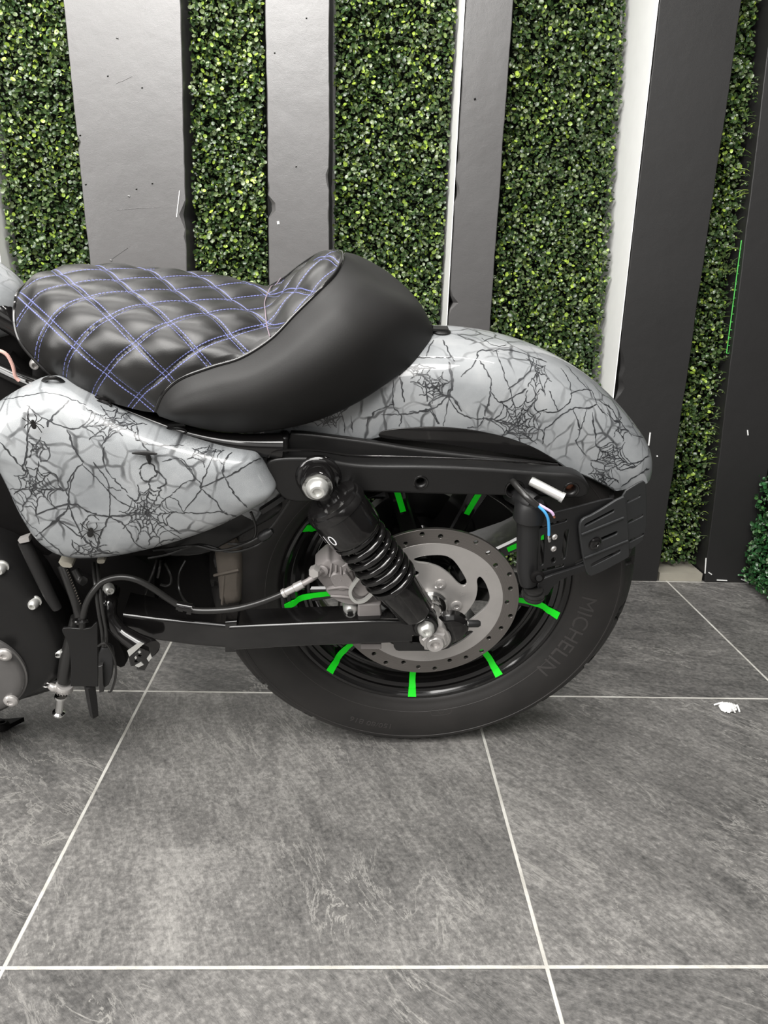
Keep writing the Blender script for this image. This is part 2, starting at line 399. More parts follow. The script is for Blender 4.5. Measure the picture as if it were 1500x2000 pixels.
def text_mesh(s, size):
    """outline of a word as (2-D verts, faces)"""
    cu = bpy.data.curves.new('word', 'FONT'); cu.body = s; cu.size = size; cu.extrude = 0
    t = bpy.data.objects.new('tmp', cu); COL.objects.link(t)
    dg = bpy.context.evaluated_depsgraph_get(); me = bpy.data.meshes.new_from_object(t.evaluated_get(dg))
    bm = bmesh.new(); bm.from_mesh(me); bmesh.ops.remove_doubles(bm, verts=bm.verts, dist=size*1e-4)
    for k in range(-3, 10):
        bmesh.ops.bisect_plane(bm, geom=bm.verts[:]+bm.edges[:]+bm.faces[:], plane_co=(0, size*.1*k, 0), plane_no=(0, 1, 0))
    bm.verts.index_update(); v = [(p.co.x, p.co.y) for p in bm.verts]; f = [tuple(x.index for x in p.verts) for p in bm.faces]; bm.free()
    bpy.data.objects.remove(t); bpy.data.curves.remove(cu); bpy.data.meshes.remove(me)
    return v, f
def bolt(name, c, axis, r, h, parent, mat='zinc', hexa=False, washer=0, socket=True):
    mb = MB(); c = Vector(c); ax = Vector(axis).normalized()
    if washer: mb.lathe(c-ax*.001, ax, [(0, washer), (.002, washer)], 28)
    if hexa: mb.lathe(c, ax, [(0, r), (h*.85, r), (h, r*.86)], 6)
    else: mb.lathe(c, ax, [(0, r), (h*.55, r*.98), (h*.85, r*.8), (h, r*.62)] + ([(h, r*.42), (h*.7, r*.36)] if socket else []), 28)
    return mb.build(name, mat, parent)
def tag(o, label, cat, group=None, kind=None):
    o['label'] = label
    if cat: o['category'] = cat
    if group: o['group'] = group
    if kind: o['kind'] = kind
    return o
def lab(o, s): o['label'] = s; return o

# ------------------------------------------------------------------ room
def wbox(name, x0, x1, y0, y1, z0, z1, mat, parent=None, xt=None, smooth=False):
    """upright box; xt = (x0, x1) at the top when the piece leans"""
    a, b = xt if xt else (x0, x1)
    v = [(x0, y0, z0), (x1, y0, z0), (x1, y1, z0), (x0, y1, z0), (a, y0, z1), (b, y0, z1), (b, y1, z1), (a, y1, z1)]
    return mesh_object(name, v, [(0, 3, 2, 1), (4, 5, 6, 7), (0, 1, 5, 4), (1, 2, 6, 5), (2, 3, 7, 6), (3, 0, 4, 7)], mat, parent, smooth, local=False)
def struct(o): o['kind'] = 'structure'; return o
struct(wbox('floor', -2.6, 1.46, -2.4, 1.46, -.05, 0, 'floor'))
struct(wbox('wall_back', -2.6, 1.52, 1.46, 1.52, -.05, 2.6, 'white_wall'))
struct(wbox('wall_right', 1.46, 1.52, -2.4, 1.46, -.05, 2.6, 'slat_black'))

def slat(x0, x1, xt, mat, label, side=None, dents=()):
    """upright board with knocked and dented edges, standing proud of the wall"""
    Y0, Y1, H = 1.2, 1.455, 2.35
    nz = 150; rings = []
    for i in range(nz+1):
        z = H*i/nz; t = min(1, z/1.33); a = x0+(xt[0]-x0)*t; b = x1+(xt[1]-x1)*t
        da = .0016*(noise.noise(Vector((x0*9, z*11, 1)))) + .0012*noise.noise(Vector((x0*9, z*43, 1)))
        db = .0016*(noise.noise(Vector((x1*9, z*11, 5)))) + .0012*noise.noise(Vector((x1*9, z*43, 5)))
        ca, cb = .0015, .0015
        for (sd, zz, dep, wid) in dents:
            k = max(0, 1-abs(z-zz)/wid)
            if sd < 0: da += dep*k; ca += dep*k
            else: db -= dep*k; cb += dep*k
        a += da; b += db
        rings.append([(a, Y1, z), (a, Y0+ca, z), (a+ca, Y0, z), (b-cb, Y0, z), (b, Y0+cb, z), (b, Y1, z)])
    mb = MB(); mb.rings(rings)
    o = mb.build('painted_slat', mat, None, True, local=False)
    tag(o, label, 'slat')
    if side:
        def skin(sgn):
            v = []; n = 60
            for i in range(n+1):
                z = (.02+2.3*i/n); t = min(1, z/1.33); a = (x0+(xt[0]-x0)*t if sgn < 0 else x1+(xt[1]-x1)*t)+sgn*.0035
                v += [(a, Y0+.004+.002*random.random(), z), (a, Y1-.002, z), (a-sgn*.0015, Y0+.004, z), (a-sgn*.0015, Y1-.002, z)]
            f = []
            for i in range(n):
                k = i*4; f += [(k, k+1, k+5, k+4), (k+2, k+6, k+7, k+3), (k, k+4, k+6, k+2)]
            s = mesh_object('side_board', v, f, 'white_wall', o, False, local=False); lab(s, 'bare white side of the slat')
        skin(side)
    return o
s1 = slat(-.218, -.030, (-.258, -.013), 'slat_grey', 'widest pale grey painted slat, dented, behind the front of the saddle', dents=[(-1, 1.0, .004, .012), (1, .86, .007, .03), (1, .82, .004, .012)])
s2 = slat(.170, .312, (.164, .298), 'slat_grey', 'pale grey painted slat directly behind the raised rear of the saddle', dents=[(-1, .885, .012, .02), (-1, .93, .004, .01), (1, .95, .004, .02), (1, .87, .003, .01)])
s3 = slat(.585, .684, (.588, .688), 'slat_grey2', 'narrowest grey slat with a thin white side, above the rear mudguard', side=-1, dents=[(-1, .93, .006, .02), (-1, .69, .01, .02), (-1, 1.0, .003, .02)])
s4 = slat(1.006, 1.173, (1.003, 1.180), 'slat_black', 'charcoal slat with a broad white side, rising behind the tip of the mudguard', side=-1, dents=[(-1, .55, .008, .05), (-1, .5, .010, .03)])
s5 = slat(1.300, 1.417, (1.249, 1.418), 'slat_black', 'charcoal corner slat with chipped paint at its foot, beside the side wall')
s6 = slat(-.62, -.425, (-.64, -.46), 'slat_grey', 'slat with a white side, just inside the left edge of the picture', side=1)

def mark(name, pts, r, mat, parent, y=1.1992):
    mb = MB(); ps = []
    for x, yy in pts:
        d = _F+_R*((x-750)/FPX)+_U*((1000-yy)/FPX); t = (y-CAM.y)/d.y; ps.append(CAM+d*t)
    mb.tube(ps, r, n=6, smooth=2); return mb.build(name, mat, parent, local=False)
for pts, s in [([(145+83, 74), (232, 77)], s1), ([(226, 163), (240, 158), (258, 149)], s1), ([(228, 410), (268, 407), (311, 405)], s1), ([(217, 507), (250, 484)], s1)]:
    mark('scratch', pts, .0004, 'slat_grey', s, 1.1997)
for (x, y) in [(229, 74), (217, 508), (252, 383)]: mark('dent', [(x-2, y), (x+2, y+1)], .0022, 'slat_grey2', s1, 1.2005)
for (x, y) in [(210, 149), (277, 172), (297, 359), (266, 370), (156, 265), (167, 361)]: mark('nail_hole', [(x-1, y), (x+2, y-1)], .0011, 'deep_shade', s1)
for (x, y) in [(578, 326), (598, 36), (536, 104)]: mark('nail_hole', [(x-1, y), (x+2, y-1)], .0011, 'deep_shade', s2)
mark('paint_chip', [(543, 432), (544, 438)], .003, 'white_wall', s2, 1.201); mark('screw', [(927, 192), (928, 195)], .0026, 'dark_metal', s3, 1.2)
mark('torn_edge', [(351, 372), (347, 405), (345, 424)], .0010, 'white_wall', s1, 1.199)
for pts in [[(1270, 845), (1267, 870)], [(1283, 890), (1284, 892)]]: mark('paint_chip', pts, .0018, 'white_wall', s4)
for pts in [[(1460, 840), (1461, 850)], [(1384, 1118), (1390, 1122)], [(1452, 1112), (1455, 1114)], [(1400, 1133), (1420, 1134)], [(1448, 1131), (1462, 1138)], [(1379, 1090), (1377, 1120)]]:
    mark('paint_chip', pts, .0016, 'white_wall', s5)

def hedge(name, label, x0, x1, z0, z1, ysurf, n, mat='leaf', side=False, size=.0050, thick=.035, cat='hedge panel', xt=None):
    """mat of artificial box leaves: every leaf a small cupped oval in ONE mesh, over a black sheet that paints the shade between them"""
    a = rng.uniform(x0, x1, n); z = rng.uniform(z0, z1, n); dep = rng.power(1.0, n)*thick
    xt = xt or (x0, x1); t_ = np.clip(z/1.33, 0, 1); L0 = x0+(xt[0]-x0)*t_; L1 = x1+(xt[1]-x1)*t_; a = L0+(a-x0)/(x1-x0)*(L1-L0)
    bumpy = .010*np.sin(a*61+np.sin(z*37)*2)*np.sin(z*53+np.sin(a*29)*2)
    y = ysurf(a, z)+dep+bumpy
    # leaf template: an oval fan of 8 around a sunk centre
    K = 7; th = np.arange(K)*2*PI/K
    s = size*rng.uniform(.65, 1.25, n)*(1-.25*dep/thick)
    tx = np.concatenate([[0], np.cos(th)]); tz = np.concatenate([[0], np.sin(th)*.82]); tyy = np.concatenate([[.28], 0*th])
    tmpl = np.stack([tx, tyy, tz], 1)[None]*s[:, None, None]
    yaw, pit, rol = rng.normal(0, .75, n), rng.normal(-.25, .7, n), rng.uniform(0, 2*PI, n)
    def rot(axis, ang):
        c, q = np.cos(ang), np.sin(ang); R = np.zeros((n, 3, 3)); i, j = [(1, 2), (0, 2), (0, 1)][axis]
        R[:, axis, axis] = 1; R[:, i, i] = c; R[:, j, j] = c; R[:, i, j] = -q; R[:, j, i] = q; return R
    Rm = rot(2, yaw) @ rot(0, pit) @ rot(1, rol)
    pts = np.einsum('nij,nkj->nki', Rm, np.broadcast_to(tmpl, (n, K+1, 3)))
    pts[:, :, 0] += a[:, None]; pts[:, :, 1] += y[:, None]; pts[:, :, 2] += np.maximum(z, z0)[:, None]
    if side: pts = np.stack([1.46-(1.46-pts[:, :, 1]), pts[:, :, 0], pts[:, :, 2]], 2)
    base = (np.arange(n)*(K+1))[:, None, None]
    k = np.arange(K); tri = np.stack([np.zeros(K, int), 1+k, 1+(k+1) % K], 1)[None]+base
    V = pts.reshape(-1, 3); Fc = tri.reshape(-1, 3)
    me = bpy.data.meshes.new(name)
    # black sheet standing in for the shade deep between the leaves
    if side: bk = np.array([[ysurf(0, 0)+thick, x0, z0], [ysurf(0, 0)+thick, x1, z0], [ysurf(0, 0)+thick, x1, z1], [ysurf(0, 0)+thick, x0, z1]])
    else: bk = np.array([[x0, ysurf(x0, z0)+thick+.012, z0], [x1, ysurf(x1, z0)+thick+.012, z0], [xt[1], ysurf(x1, z1)+thick+.012, z1], [xt[0], ysurf(x0, z1)+thick+.012, z1]])
    nv = len(V); V = np.concatenate([V, bk]); 
    me.vertices.add(len(V)); me.vertices.foreach_set('co', V.astype(np.float32).ravel())
    nl = len(Fc)*3+4; me.loops.add(nl); me.loops.foreach_set('vertex_index', np.concatenate([Fc.ravel(), nv+np.arange(4)]).astype(np.int32))
    me.polygons.add(len(Fc)+1); me.polygons.foreach_set('loop_start', np.concatenate([np.arange(len(Fc))*3, [len(Fc)*3]]).astype(np.int32))
    mi = np.zeros(len(Fc)+1, np.int32); mi[-1] = 1; me.materials.append(M[mat]); me.materials.append(M['deep_shade'])
    me.update(calc_edges=True); me.polygons.foreach_set('material_index', mi); me.polygons.foreach_set('use_smooth', [True]*len(me.polygons)); me.validate()
    o = bpy.data.objects.new(name, me); COL.objects.link(o); tag(o, label, cat); return o
DN = 44000
def cnt(x0, x1, z0, z1): return int((x1-x0)*(z1-z0)*DN*1.15)
hp = 'artificial_hedge_panel'
hedge(hp, 'artificial box hedge strip at the far left, above the nose of the saddle', -.415, -.228, .05, 1.55, lambda a, z: 1.225+0*a, cnt(-.435, -.24, .05, 1.55), xt=(-.448, -.268))
hedge(hp, 'artificial box hedge strip between the two palest grey slats', -.020, .160, .05, 1.55, lambda a, z: 1.228+0*a, cnt(-.022, .16, .05, 1.55), xt=(-.003, .154))
hedge(hp, 'broad artificial box hedge strip between two grey slats, behind the rear of the saddle', .322, .576, .02, 1.55, lambda a, z: 1.228+.26*(a-.308), cnt(.308, .578, .02, 1.55), xt=(.308, .578))
hedge(hp, 'broadest artificial box hedge strip, right above the rear mudguard', .694, .994, .02, 1.55, lambda a, z: 1.225+.19*(a-.694)+.12*np.clip(z-.45, 0, 2)*(a-.694)/.3, cnt(.694, .996, .02, 1.55), xt=(.698, .991))
h5 = hedge(hp, 'artificial box hedge strip between the two charcoal slats', 1.184, 1.290, .035, 1.46, lambda a, z: 1.235+0*a, int(cnt(1.19, 1.27, .035, 1.46)*1.15), xt=(1.190, 1.239))
hedge(hp, 'deep green artificial hedge mat on the side wall by the corner', .40, 1.188, .02, .30, lambda a, z: 1.388+0*a, cnt(.4, 1.188, .02, .30), 'leaf_green', True)
# skirting of grey mortar where the hedge strip ends above the floor
wbx = wbox('trim_1', 1.180, 1.294, 1.205, 1.30, 0, .022, 'cream'); struct(wbx)

# green plastic mesh edge of the hedge mat, with its loose twigs
def yplane(x, y, Y):
    d = _F+_R*((x-750)/FPX)+_U*((1000-y)/FPX); return CAM+d*((Y-CAM.y)/d.y)
mb = MB()
A0, A1 = yplane(1448, 470, 1.215), yplane(1419, 690, 1.215); B0, B1 = A0+Vector((.007, 0, 0)), A1+Vector((.007, 0, 0))
mb.tube([A0, A1], .0013, smooth=0, n=8); mb.tube([B0, B1], .0013, smooth=0, n=8)
for i in range(15):
    t = i/14; mb.tube([A0.lerp(A1, t), B0.lerp(B1, t)], .0011, smooth=0, n=6)
la = mb.build('mesh_edge', 'lattice', h5, local=False); lab(la, 'bright green plastic edging')
mb = MB()
for i in range(120):
    z = random.uniform(.12, 1.2); x = 1.262+(1.2-z)*.034-random.uniform(0, .008); y = 1.212+random.uniform(0, .02)
    p = Vector((x, y, z)); q = p+Vector((-random.uniform(.012, .035), random.uniform(-.006, .006), random.uniform(-.012, .014)))
    mb.tube([p, (p+q)/2+Vector((0, -.003, .003)), q], .0005, n=5, smooth=2)
    for k in range(3):
        c = p.lerp(q, random.uniform(.3, 1)); e = c+Vector((random.uniform(-.009, .003), random.uniform(-.004, 0), random.uniform(-.008, .008)))
        w_ = (e-c).cross(Vector((0, 1, .3))).normalized()*.0022
        mb.add([c, (c+e)/2+w_, e, (c+e)/2-w_], [(0, 1, 2, 3)])
tw = mb.build('loose_twigs', 'leaf', h5, local=False); tw['kind'] = 'stuff'

# cotton fluff on the tiles
mb = MB(); c0 = Vector((1.066, .561, .006))
_v = []
mb.lathe(c0-Vector((0, 0, .006)), (0, 0, 1), [(0, .010), (.003, .013), (.008, .0115), (.011, .006), (.012, .001)], 20)
mb.v = [c0+Vector(((p.x-c0.x)*1.25, (p.y-c0.y)*1.0, p.z-c0.z))*1.0+Vector((1, 1, 1))*.002*noise.noise(p*180) for p in mb.v]
for i in range(46):
    a = random.uniform(0, 2*PI); r = random.uniform(0, .011); q = c0+Vector((cos(a)*r*1.2, sin(a)*r, -.001))
    mb.tube([q, q+Vector((random.uniform(-.008, .008), random.uniform(-.006, .006), random.uniform(0, .006))), q+Vector((random.uniform(-.012, .012), random.uniform(-.008, .008), -.003))], .0016, n=6, smooth=3)
tag(mb.build('cotton_fluff', 'white_wall', None, local=False), 'small white tuft of fluff lying on the dark floor tile', 'fluff')

# ================================================================== MOTORCYCLE
bike = bpy.data.objects.new('motorcycle', None); COL.objects.link(bike)
mm = Matrix((EU, EV, EW)).transposed().to_4x4(); mm.translation = world_of(CONTACT); bike.matrix_world = mm
tag(bike, 'black motorcycle with web-patterned grey bodywork and quilted saddle, leaning on its stand', 'motorcycle')

# ---- rear wheel
def revolve(name, prof, mat, parent, n=160, closed=False, ang=(0, 2*PI), f=None):
    """prof = (radius, w)"""
    full = abs(ang[1]-ang[0]-2*PI) < 1e-6; m_ = len(prof); V = []; Fc = []; N = n if full else n+1
    for i in range(N):
        th = ang[0]+(ang[1]-ang[0])*i/n
        for j, (r, w) in enumerate(prof):
            if f: r, w = f(th, j, r, w)
            V.append((r*cos(th), r*sin(th), w))
    for i in range(n):
        for j in range(m_ if closed else m_-1):
            a, b = i*m_+j, i*m_+(j+1) % m_; c, d = ((i+1) % N)*m_+(j+1) % m_, ((i+1) % N)*m_+j
            Fc.append((a, b, c, d))
    return V, Fc
rim_prof = [(.2155, .0545), (.2135, .0565), (.2095, .0562), (.206, .0530), (.202, .0475), (.1975, .0455), (.193, .0440), (.189, .036), (.184, .030), (.180, .0300), (.176, .034), (.172, .034), (.168, .028), (.165, .014), (.164, .0)]
prof = rim_prof+[(r, -w) for r, w in rim_prof[::-1][1:]]+[(.20, -.05), (.195, -.02), (.195, .02), (.20, .05)]
V, Fc = revolve('rear_wheel', prof, 'black_gloss', bike, 200, True)
mb = MB(); mb.add(V, Fc)
mb.lathe((0, 0, -.075), (0, 0, 1), [(0, .035), (.004, .052), (.035, .055), (.045, .045), (.105, .045), (.115, .052), (.148, .052), (.150, .034)], 48)
SP = [math.radians(-92+40*k) for k in range(9)]
for a in SP:
    ca, sa = cos(a), sin(a); er = Vector((ca, sa, 0)); et = Vector((-sa, ca, 0)); ez = Vector((0, 0, 1))
    rings = []
    for r, hw, z0, z1 in [(.045, .017, -.03, .046), (.09, .012, -.026, .040), (.14, .011, -.022, .034), (.172, .014, -.022, .033)]:
        c = er*r; b = .003
        rings.append([c-et*hw+ez*z0, c+et*hw+ez*z0, c+et*hw+ez*(z1-b), c+et*(hw-b)+ez*z1, c-et*(hw-b)+ez*z1, c-et*hw+ez*(z1-b)])
    mb.rings(rings)
wheel = mb.build('rear_wheel', 'black_gloss', bike); lab(wheel, 'black nine-spoke cast wheel with bright green stripes')
# tyre
nb = 46; tp = []
for i in range(nb+1):
    t = -1+2*i/nb; w = .0755*sin(t*PI/2*.999)
    tp.append(None)
tp = [(.2145, .052), (.2185, .0565), (.224, .0600), (.232, .0655), (.245, .0715), (.258, .0745), (.270, .0750), (.280, .0742), (.2835, .0748), (.287, .0735), (.2905, .0705), (.296, .0665), (.3015, .0605), (.3065, .0530), (.3110, .0445), (.3148, .0350), (.3177, .0250), (.3196, .0140), (.3205, .005)]
tp2, _ = catmull([Vector((a, b, 0)) for a, b in tp], 3)
tpf = [(p.x, p.y) for p in tp2]; tpf = tpf+[(r, -w) for r, w in tpf[::-1]]
def groove(th, j, r, w):
    s = w/.0755
    if r > .288:
        a = (th*18/(2*PI)+(s*.9 if w > 0 else -s*.9+.5)+.10*sin(s*5)) % 1
        g = abs(a-.5) < .045 and .18 < abs(s) < .93
        g2 = abs((th*18/(2*PI)+.3-abs(s)*.5) % 1-.5) < .05 and .62 < abs(s) < .95
        if g or g2: return r-.005, w*(1-.03)
    return r, w
V, Fc = revolve('tyre', tpf, 'rubber', wheel, 720, False, f=groove)
tyre = mesh_object('tyre', V, Fc, 'rubber', wheel)
# raised sidewall writing
def wall_w(r):
    for (r0, w0), (r1, w1) in zip(tp, tp[1:]):
        if r0 <= r <= r1: return w0+(w1-w0)*(r-r0)/(r1-r0)
    return .07
def side_text(s, px, py, size, name, depth=.0007, rb=None, wide=1.0):
    u_, v_, _w = L3(px, py, .073); th0 = math.atan2(v_, u_); rbase = rb or math.hypot(u_, v_)
    v, f = text_mesh(s, size); R = rbase; mb = MB()
    def mp(x, y, h): th = th0-x*wide/R; r = rbase+y; return (r*cos(th), r*sin(th), wall_w(r)+h)
    mb.add([mp(x, y, depth) for x, y in v], f)
    # side walls of the letters
    cnt_ = {}
    for q in f:
        for i in range(len(q)):
            e = (q[i], q[(i+1) % len(q)]); k = tuple(sorted(e)); cnt_.setdefault(k, []).append(e)
    for k, e in cnt_.items():
        if len(e) == 1:
            a, b = e[0]; mb.add([mp(*v[a], depth), mp(*v[b], depth), mp(*v[b], -.001), mp(*v[a], -.001)], [(0, 1, 2, 3)])
    o = mb.build(name, 'rubber_print', wheel, False); return o
M['rubber_print'] = simple('raised_rubber', (.036, .033, .032), .5)
side_text('MICHELIN', 1128, 1168, .030, 'tyre_lettering', wide=1.16, rb=.231)
side_text('150/80 B16', 775, 1388, .0135, 'tyre_lettering', wide=1.15, rb=.257)
# moulded oval and valve mark
def side_loop(px, py, a, b, name):
    u_, v_, _w = L3(px, py, .073); th0 = math.atan2(v_, u_); r0 = math.hypot(u_, v_); pts = []
    for i in range(29):
        t = 2*PI*i/28; ct, st = cos(t), sin(t)
        x = a*math.copysign(abs(ct)**.5, ct); y = b*math.copysign(abs(st)**.6, st); th = th0-x/r0; r = r0+y; pts.append((r*cos(th), r*sin(th), wall_w(r)))
    mb = MB(); mb.tube(pts, .0006, n=6, smooth=0, cap=False); return mb.build(name, 'rubber_print', wheel)
side_loop(862, 1394, .017, .006, 'moulded_oval')
side_loop(862, 1394, .004, .003, 'moulded_oval')
# moulded circumferential ribs
for rr in (.2345, .2815):
    mb = MB(); mb.tube([(rr*cos(2*PI*i/180), rr*sin(2*PI*i/180), wall_w(rr)) for i in range(181)], .0005, n=6, smooth=0, cap=False); mb.build('moulded_rib', 'rubber_print', wheel)
# green stripes over rim and spokes
for a in SP:
    er = Vector((cos(a), sin(a), 0)); et = Vector((-sin(a), cos(a), 0))
    path = [(.132, .0350), (.150, .0345), (.168, .0350), (.176, .0362), (.184, .0372), (.190, .0405), (.195, .0475), (.200, .0500), (.204, .0535), (.2095, .0580)]
    mb = MB(); rings = []
    for i, (r, w) in enumerate(path):
        h = .0050+.0016*max(0, (r-.19)/.02)-.0008*(r < .17)
        c = er*r+Vector((0, 0, w)); rings.append([c-et*h, c+et*h, c+et*h-Vector((0, 0, .0012)), c-et*h-Vector((0, 0, .0012))])
    mb.rings(rings); mb.build('green_stripe', 'green', wheel)
# brake disc
F85 = wf(.0)
d0 = [wf(.085).hit(*p) for p in [(806, 1090), (830, 1084), (868, 1083), (885, 1092), (897, 1108), (912, 1134), (910, 1142), (903, 1144), (894, 1138), (880, 1122), (860, 1107), (835, 1099), (812, 1097)]]
def rot2(p, a): return (p[0]*cos(a)-p[1]*sin(a), p[0]*sin(a)+p[1]*cos(a))
holes = [rounded([rot2(p, -2*PI/5*k) for p in d0], 2) for k in range(5)]
inner = plate('disc_carrier', wf(.0825), circle((0, 0), .1075, 120), holes+[circle((0, 0), .026, 40)], .004, 'disc_carrier' if 'disc_carrier' in M else 'steel', wheel, .0006)

dots = []
for k in range(30):
    a = 2*PI*k/30+.05; r = (.1135, .119, .1235)[k % 3]; dots.append(circle((r*cos(a), r*sin(a)), .0034, 12))
q = NT('brushed_disc'); c_ = q.coord(); sx = q.node('ShaderNodeSeparateXYZ', (c_,))
yy = q.math('ADD', sx.outputs[1], CONTACT.y); rad_ = q.math('SQRT', q.math('ADD', q.math('MULTIPLY', sx.outputs[0], sx.outputs[0]), q.math('MULTIPLY', yy, yy)))
rn = q.node('ShaderNodeTexNoise', {'W': q.math('MULTIPLY', rad_, 1200), 'Scale': 1.0, 'Detail': 3.0}, noise_dimensions='1D').outputs[0]
q.setb(Base_Color=q.mix(rn, (.16, .148, .14), (.30, .28, .265)), Metallic=.85, Roughness=.36); q.bump(rn, .25, .0004); M['disc'] = q.m
plate('brake_disc', wf(.0815), circle((0, 0), .1305, 160), dots+[circle((0, 0), .1068, 120)], .0048, 'disc', wheel, .0005)
for k in range(5):
    a = math.radians(71.1-72*k); bolt('disc_bolt', (.040*cos(a), .040*sin(a), .0865), (0, 0, 1), .0085, .003, wheel, 'steel')
mb = MB(); mb.lathe((0, 0, .084), (0, 0, 1), [(0, .027), (.006, .027), (.008, .024), (.010, .024), (.010, .020), (.018, .0195), (.019, .017), (.035, .016)], 40); mb.build('hub_collar', 'chrome', wheel)
mb = MB(); _g = [L3(x, y, -.095)[:2] for x, y in [(900, 952), (1006, 952), (1012, 990), (1004, 1035), (1012, 1075), (980, 1075), (940, 1030), (905, 1040), (890, 1000)]]
mb.prism([(x, y, -.098) for x, y in _g], (0, 0, .006)); mb.build('belt_guard', 'black_plastic', bike)
# far side pulley
mb = MB(); mb.lathe((0, 0, -.078), (0, 0, -1), [(0, .03), (0, .092), (.002, .095), (.024, .095), (.026, .09)], 64); mb.build('drive_pulley', 'black_satin', wheel)

# ---- swingarm
def quad_beam(sts):
    """stations (px, top, bottom, w_front) -> rings of a rounded rectangular tube"""
    rings = []
    for px, yt, yb, w1, w0 in sts:
        a = P(px, yt, w1); b = P(px, yb, w1); c = .0025; up = (a-b).normalized(); z = Vector((0, 0, 1))
        A0 = Vector((a.x, a.y, w0)); B0 = Vector((b.x, b.y, w0)); c = .0055; K = 6
        arcb = [b+up*c-z*c+(-up*cos(k*PI/2/K)+z*sin(k*PI/2/K))*c for k in range(K+1)]
        arca = [a-up*c-z*c+(z*cos(k*PI/2/K)+up*sin(k*PI/2/K))*c for k in range(K+1)]
        rings.append([B0]+arcb+arca+[A0])
    return rings
mb = MB()
mb.rings(quad_beam([(448, 1225, 1270, .134, .098), (458, 1224, 1272, .134, .098), (600, 1218, 1264, .134, .098), (740, 1213, 1259, .134, .098), (805, 1213, 1256, .134, .098)]))
mb.rings(quad_beam([(240, 1200, 1240, .128, .080), (300, 1208, 1252, .128, .085), (380, 1216, 1263, .128, .092), (446, 1222, 1268, .128, .095)]))
mb.rings(quad_beam([(440, 1215, 1277, .131, .09), (462, 1213, 1277, .131, .09)]))
swing = mb.build('swingarm', 'black_gloss', bike)
# end plate with adjuster slot
fr = wf(.112)
px_plate('axle_plate', fr, [(770, 1213), (800, 1208), (840, 1200), (870, 1205), (885, 1225), (880, 1252), (850, 1258), (800, 1258), (765, 1258)], [slot(fr.hit(806, 1234), fr.hit(836, 1234), .0065)], .016, 'black_gloss', swing, .002)
bolt('axle_flange', P(878, 1220, .112), (0, 0, 1), .0265, .016, swing, 'black_gloss', socket=False)
mb = MB(); mb.lathe(P(852, 1232, .112), (0, 0, 1), [(0, .019), (.02, .019), (.022, .017)], 32); mb.build('adjuster_block', 'steel', swing)
mb = MB()
c1 = P(849, 1253, .150)
mb.lathe((c1.x, c1.y, .118), (0, 0, 1), [(0, .0185), (.020, .0200), (.022, .0205), (.0245, .0205)], 36)
mb.lathe((c1.x, c1.y, .1425), (0, 0, 1), [(0, .0190), (.008, .0190), (.010, .0165)], 6, .3)
mb.lathe((c1.x, c1.y, .1520), (0, 0, 1), [(0, .0130), (.005, .0125), (.0065, .0112), (.0065, .0068), (.001, .0062)], 28)
mb.build('axle_nut', 'steel', swing)
mb = MB(); a = P(893, 1218, .118); b = P(930, 1218, .118)
mb.lathe(a, (b-a), [(0, .0085), (.009, .0085)], 6); mb.lathe(a, (b-a), [(.009, .004), (.016, .004)], 16); mb.build('adjuster_nut', 'zinc', swing)
mb = MB(); mb.lathe(a, (b-a), [(.015, .0055), (.030, .0052), (.033, .0035)], 18); mb.build('adjuster_cap', 'black_plastic', swing)
# far arm
mb = MB(); mb.box((-.22, -.02, -.115), (.46, .034, .03)); mb.build('far_swingarm', 'black_gloss', bike, bevel=.003)
mb = MB(); mb.box((-.22, .075, -.10), (.42, .004, .024)); mb.box((-.22, -.088, -.10), (.42, .004, .024)); mb.build('drive_belt', 'black_plastic', bike)

# ---- shock absorber
ST, SB = P(620, 941, .147), P(830, 1216, .147); ax = (SB-ST); LN = ax.length; ax.normalize()
mb = MB()
mb.lathe(ST+ax*LN*.095, ax, [(0, .012), (.001, .026), (.004, .0335), (.008, .0345), (.0085, .0365), (.014, .0385), (.018, .0385), (.019, .0372), (.045, .0372), (.056, .0365), (.061, .0345), (.064, .030), (.0645, .012)], 56)
mb.tube([ST+ax*.006, ST+ax*.030], .0145, smooth=0, n=24)
mb.lathe(ST-Vector((0, 0, .013)), (0, 0, 1), [(0, .0195), (.003, .021), (.022, .021), (.026, .0185)], 36)
mb.lathe(ST+ax*LN*.30, ax, [(0, .020), (LN*.42, .020)], 32)
mb.lathe(ST+ax*LN*.655, ax, [(0, .020), (0, .0325), (.004, .033), (.007, .033), (.009, .0285), (LN*.245, .0255), (LN*.27, .020)], 48)
mb.lathe(SB-Vector((0, 0, .016)), (0, 0, 1), [(0, .0165), (.002, .0175), (.024, .0175), (.027, .0155)], 36)
shock = mb.build('shock_absorber', 'black_gloss', bike); lab(shock, 'glossy black shock absorber with coil spring')
x_ = ax.cross(Vector((0, 0, 1))).normalized(); y_ = ax.cross(x_)
mb = MB(); pts = []; t0, t1 = LN*.315, LN*.665
N = 300
for i in range(N+1):
    t = i/N; turn = 6.6*2*PI*(t**.86); dd = t0+(t1-t0)*(1-(1-t)**1.0 if t < 0 else (t*1.22-.22*t*t*1.0)/(1.0))
    pts.append(ST+ax*dd+(x_*cos(turn+1)+y_*sin(turn+1))*.0302)
mb.tube(pts, .0046, n=12, smooth=0); mb.build('coil_spring', 'black_gloss', shock)
# white printing on the can: the digits run round it
def can_text(s, size, start, along, name, R=.0376, flip=1, mat='white', base=ST):
    v, f = text_mesh(s, size); V = []
    for x, y in v:
        th = start+flip*x/R; V.append(base+ax*(along+(-y))+(x_*cos(th)+y_*sin(th))*R)
    return mesh_object(name, V, f, mat, shock, False)
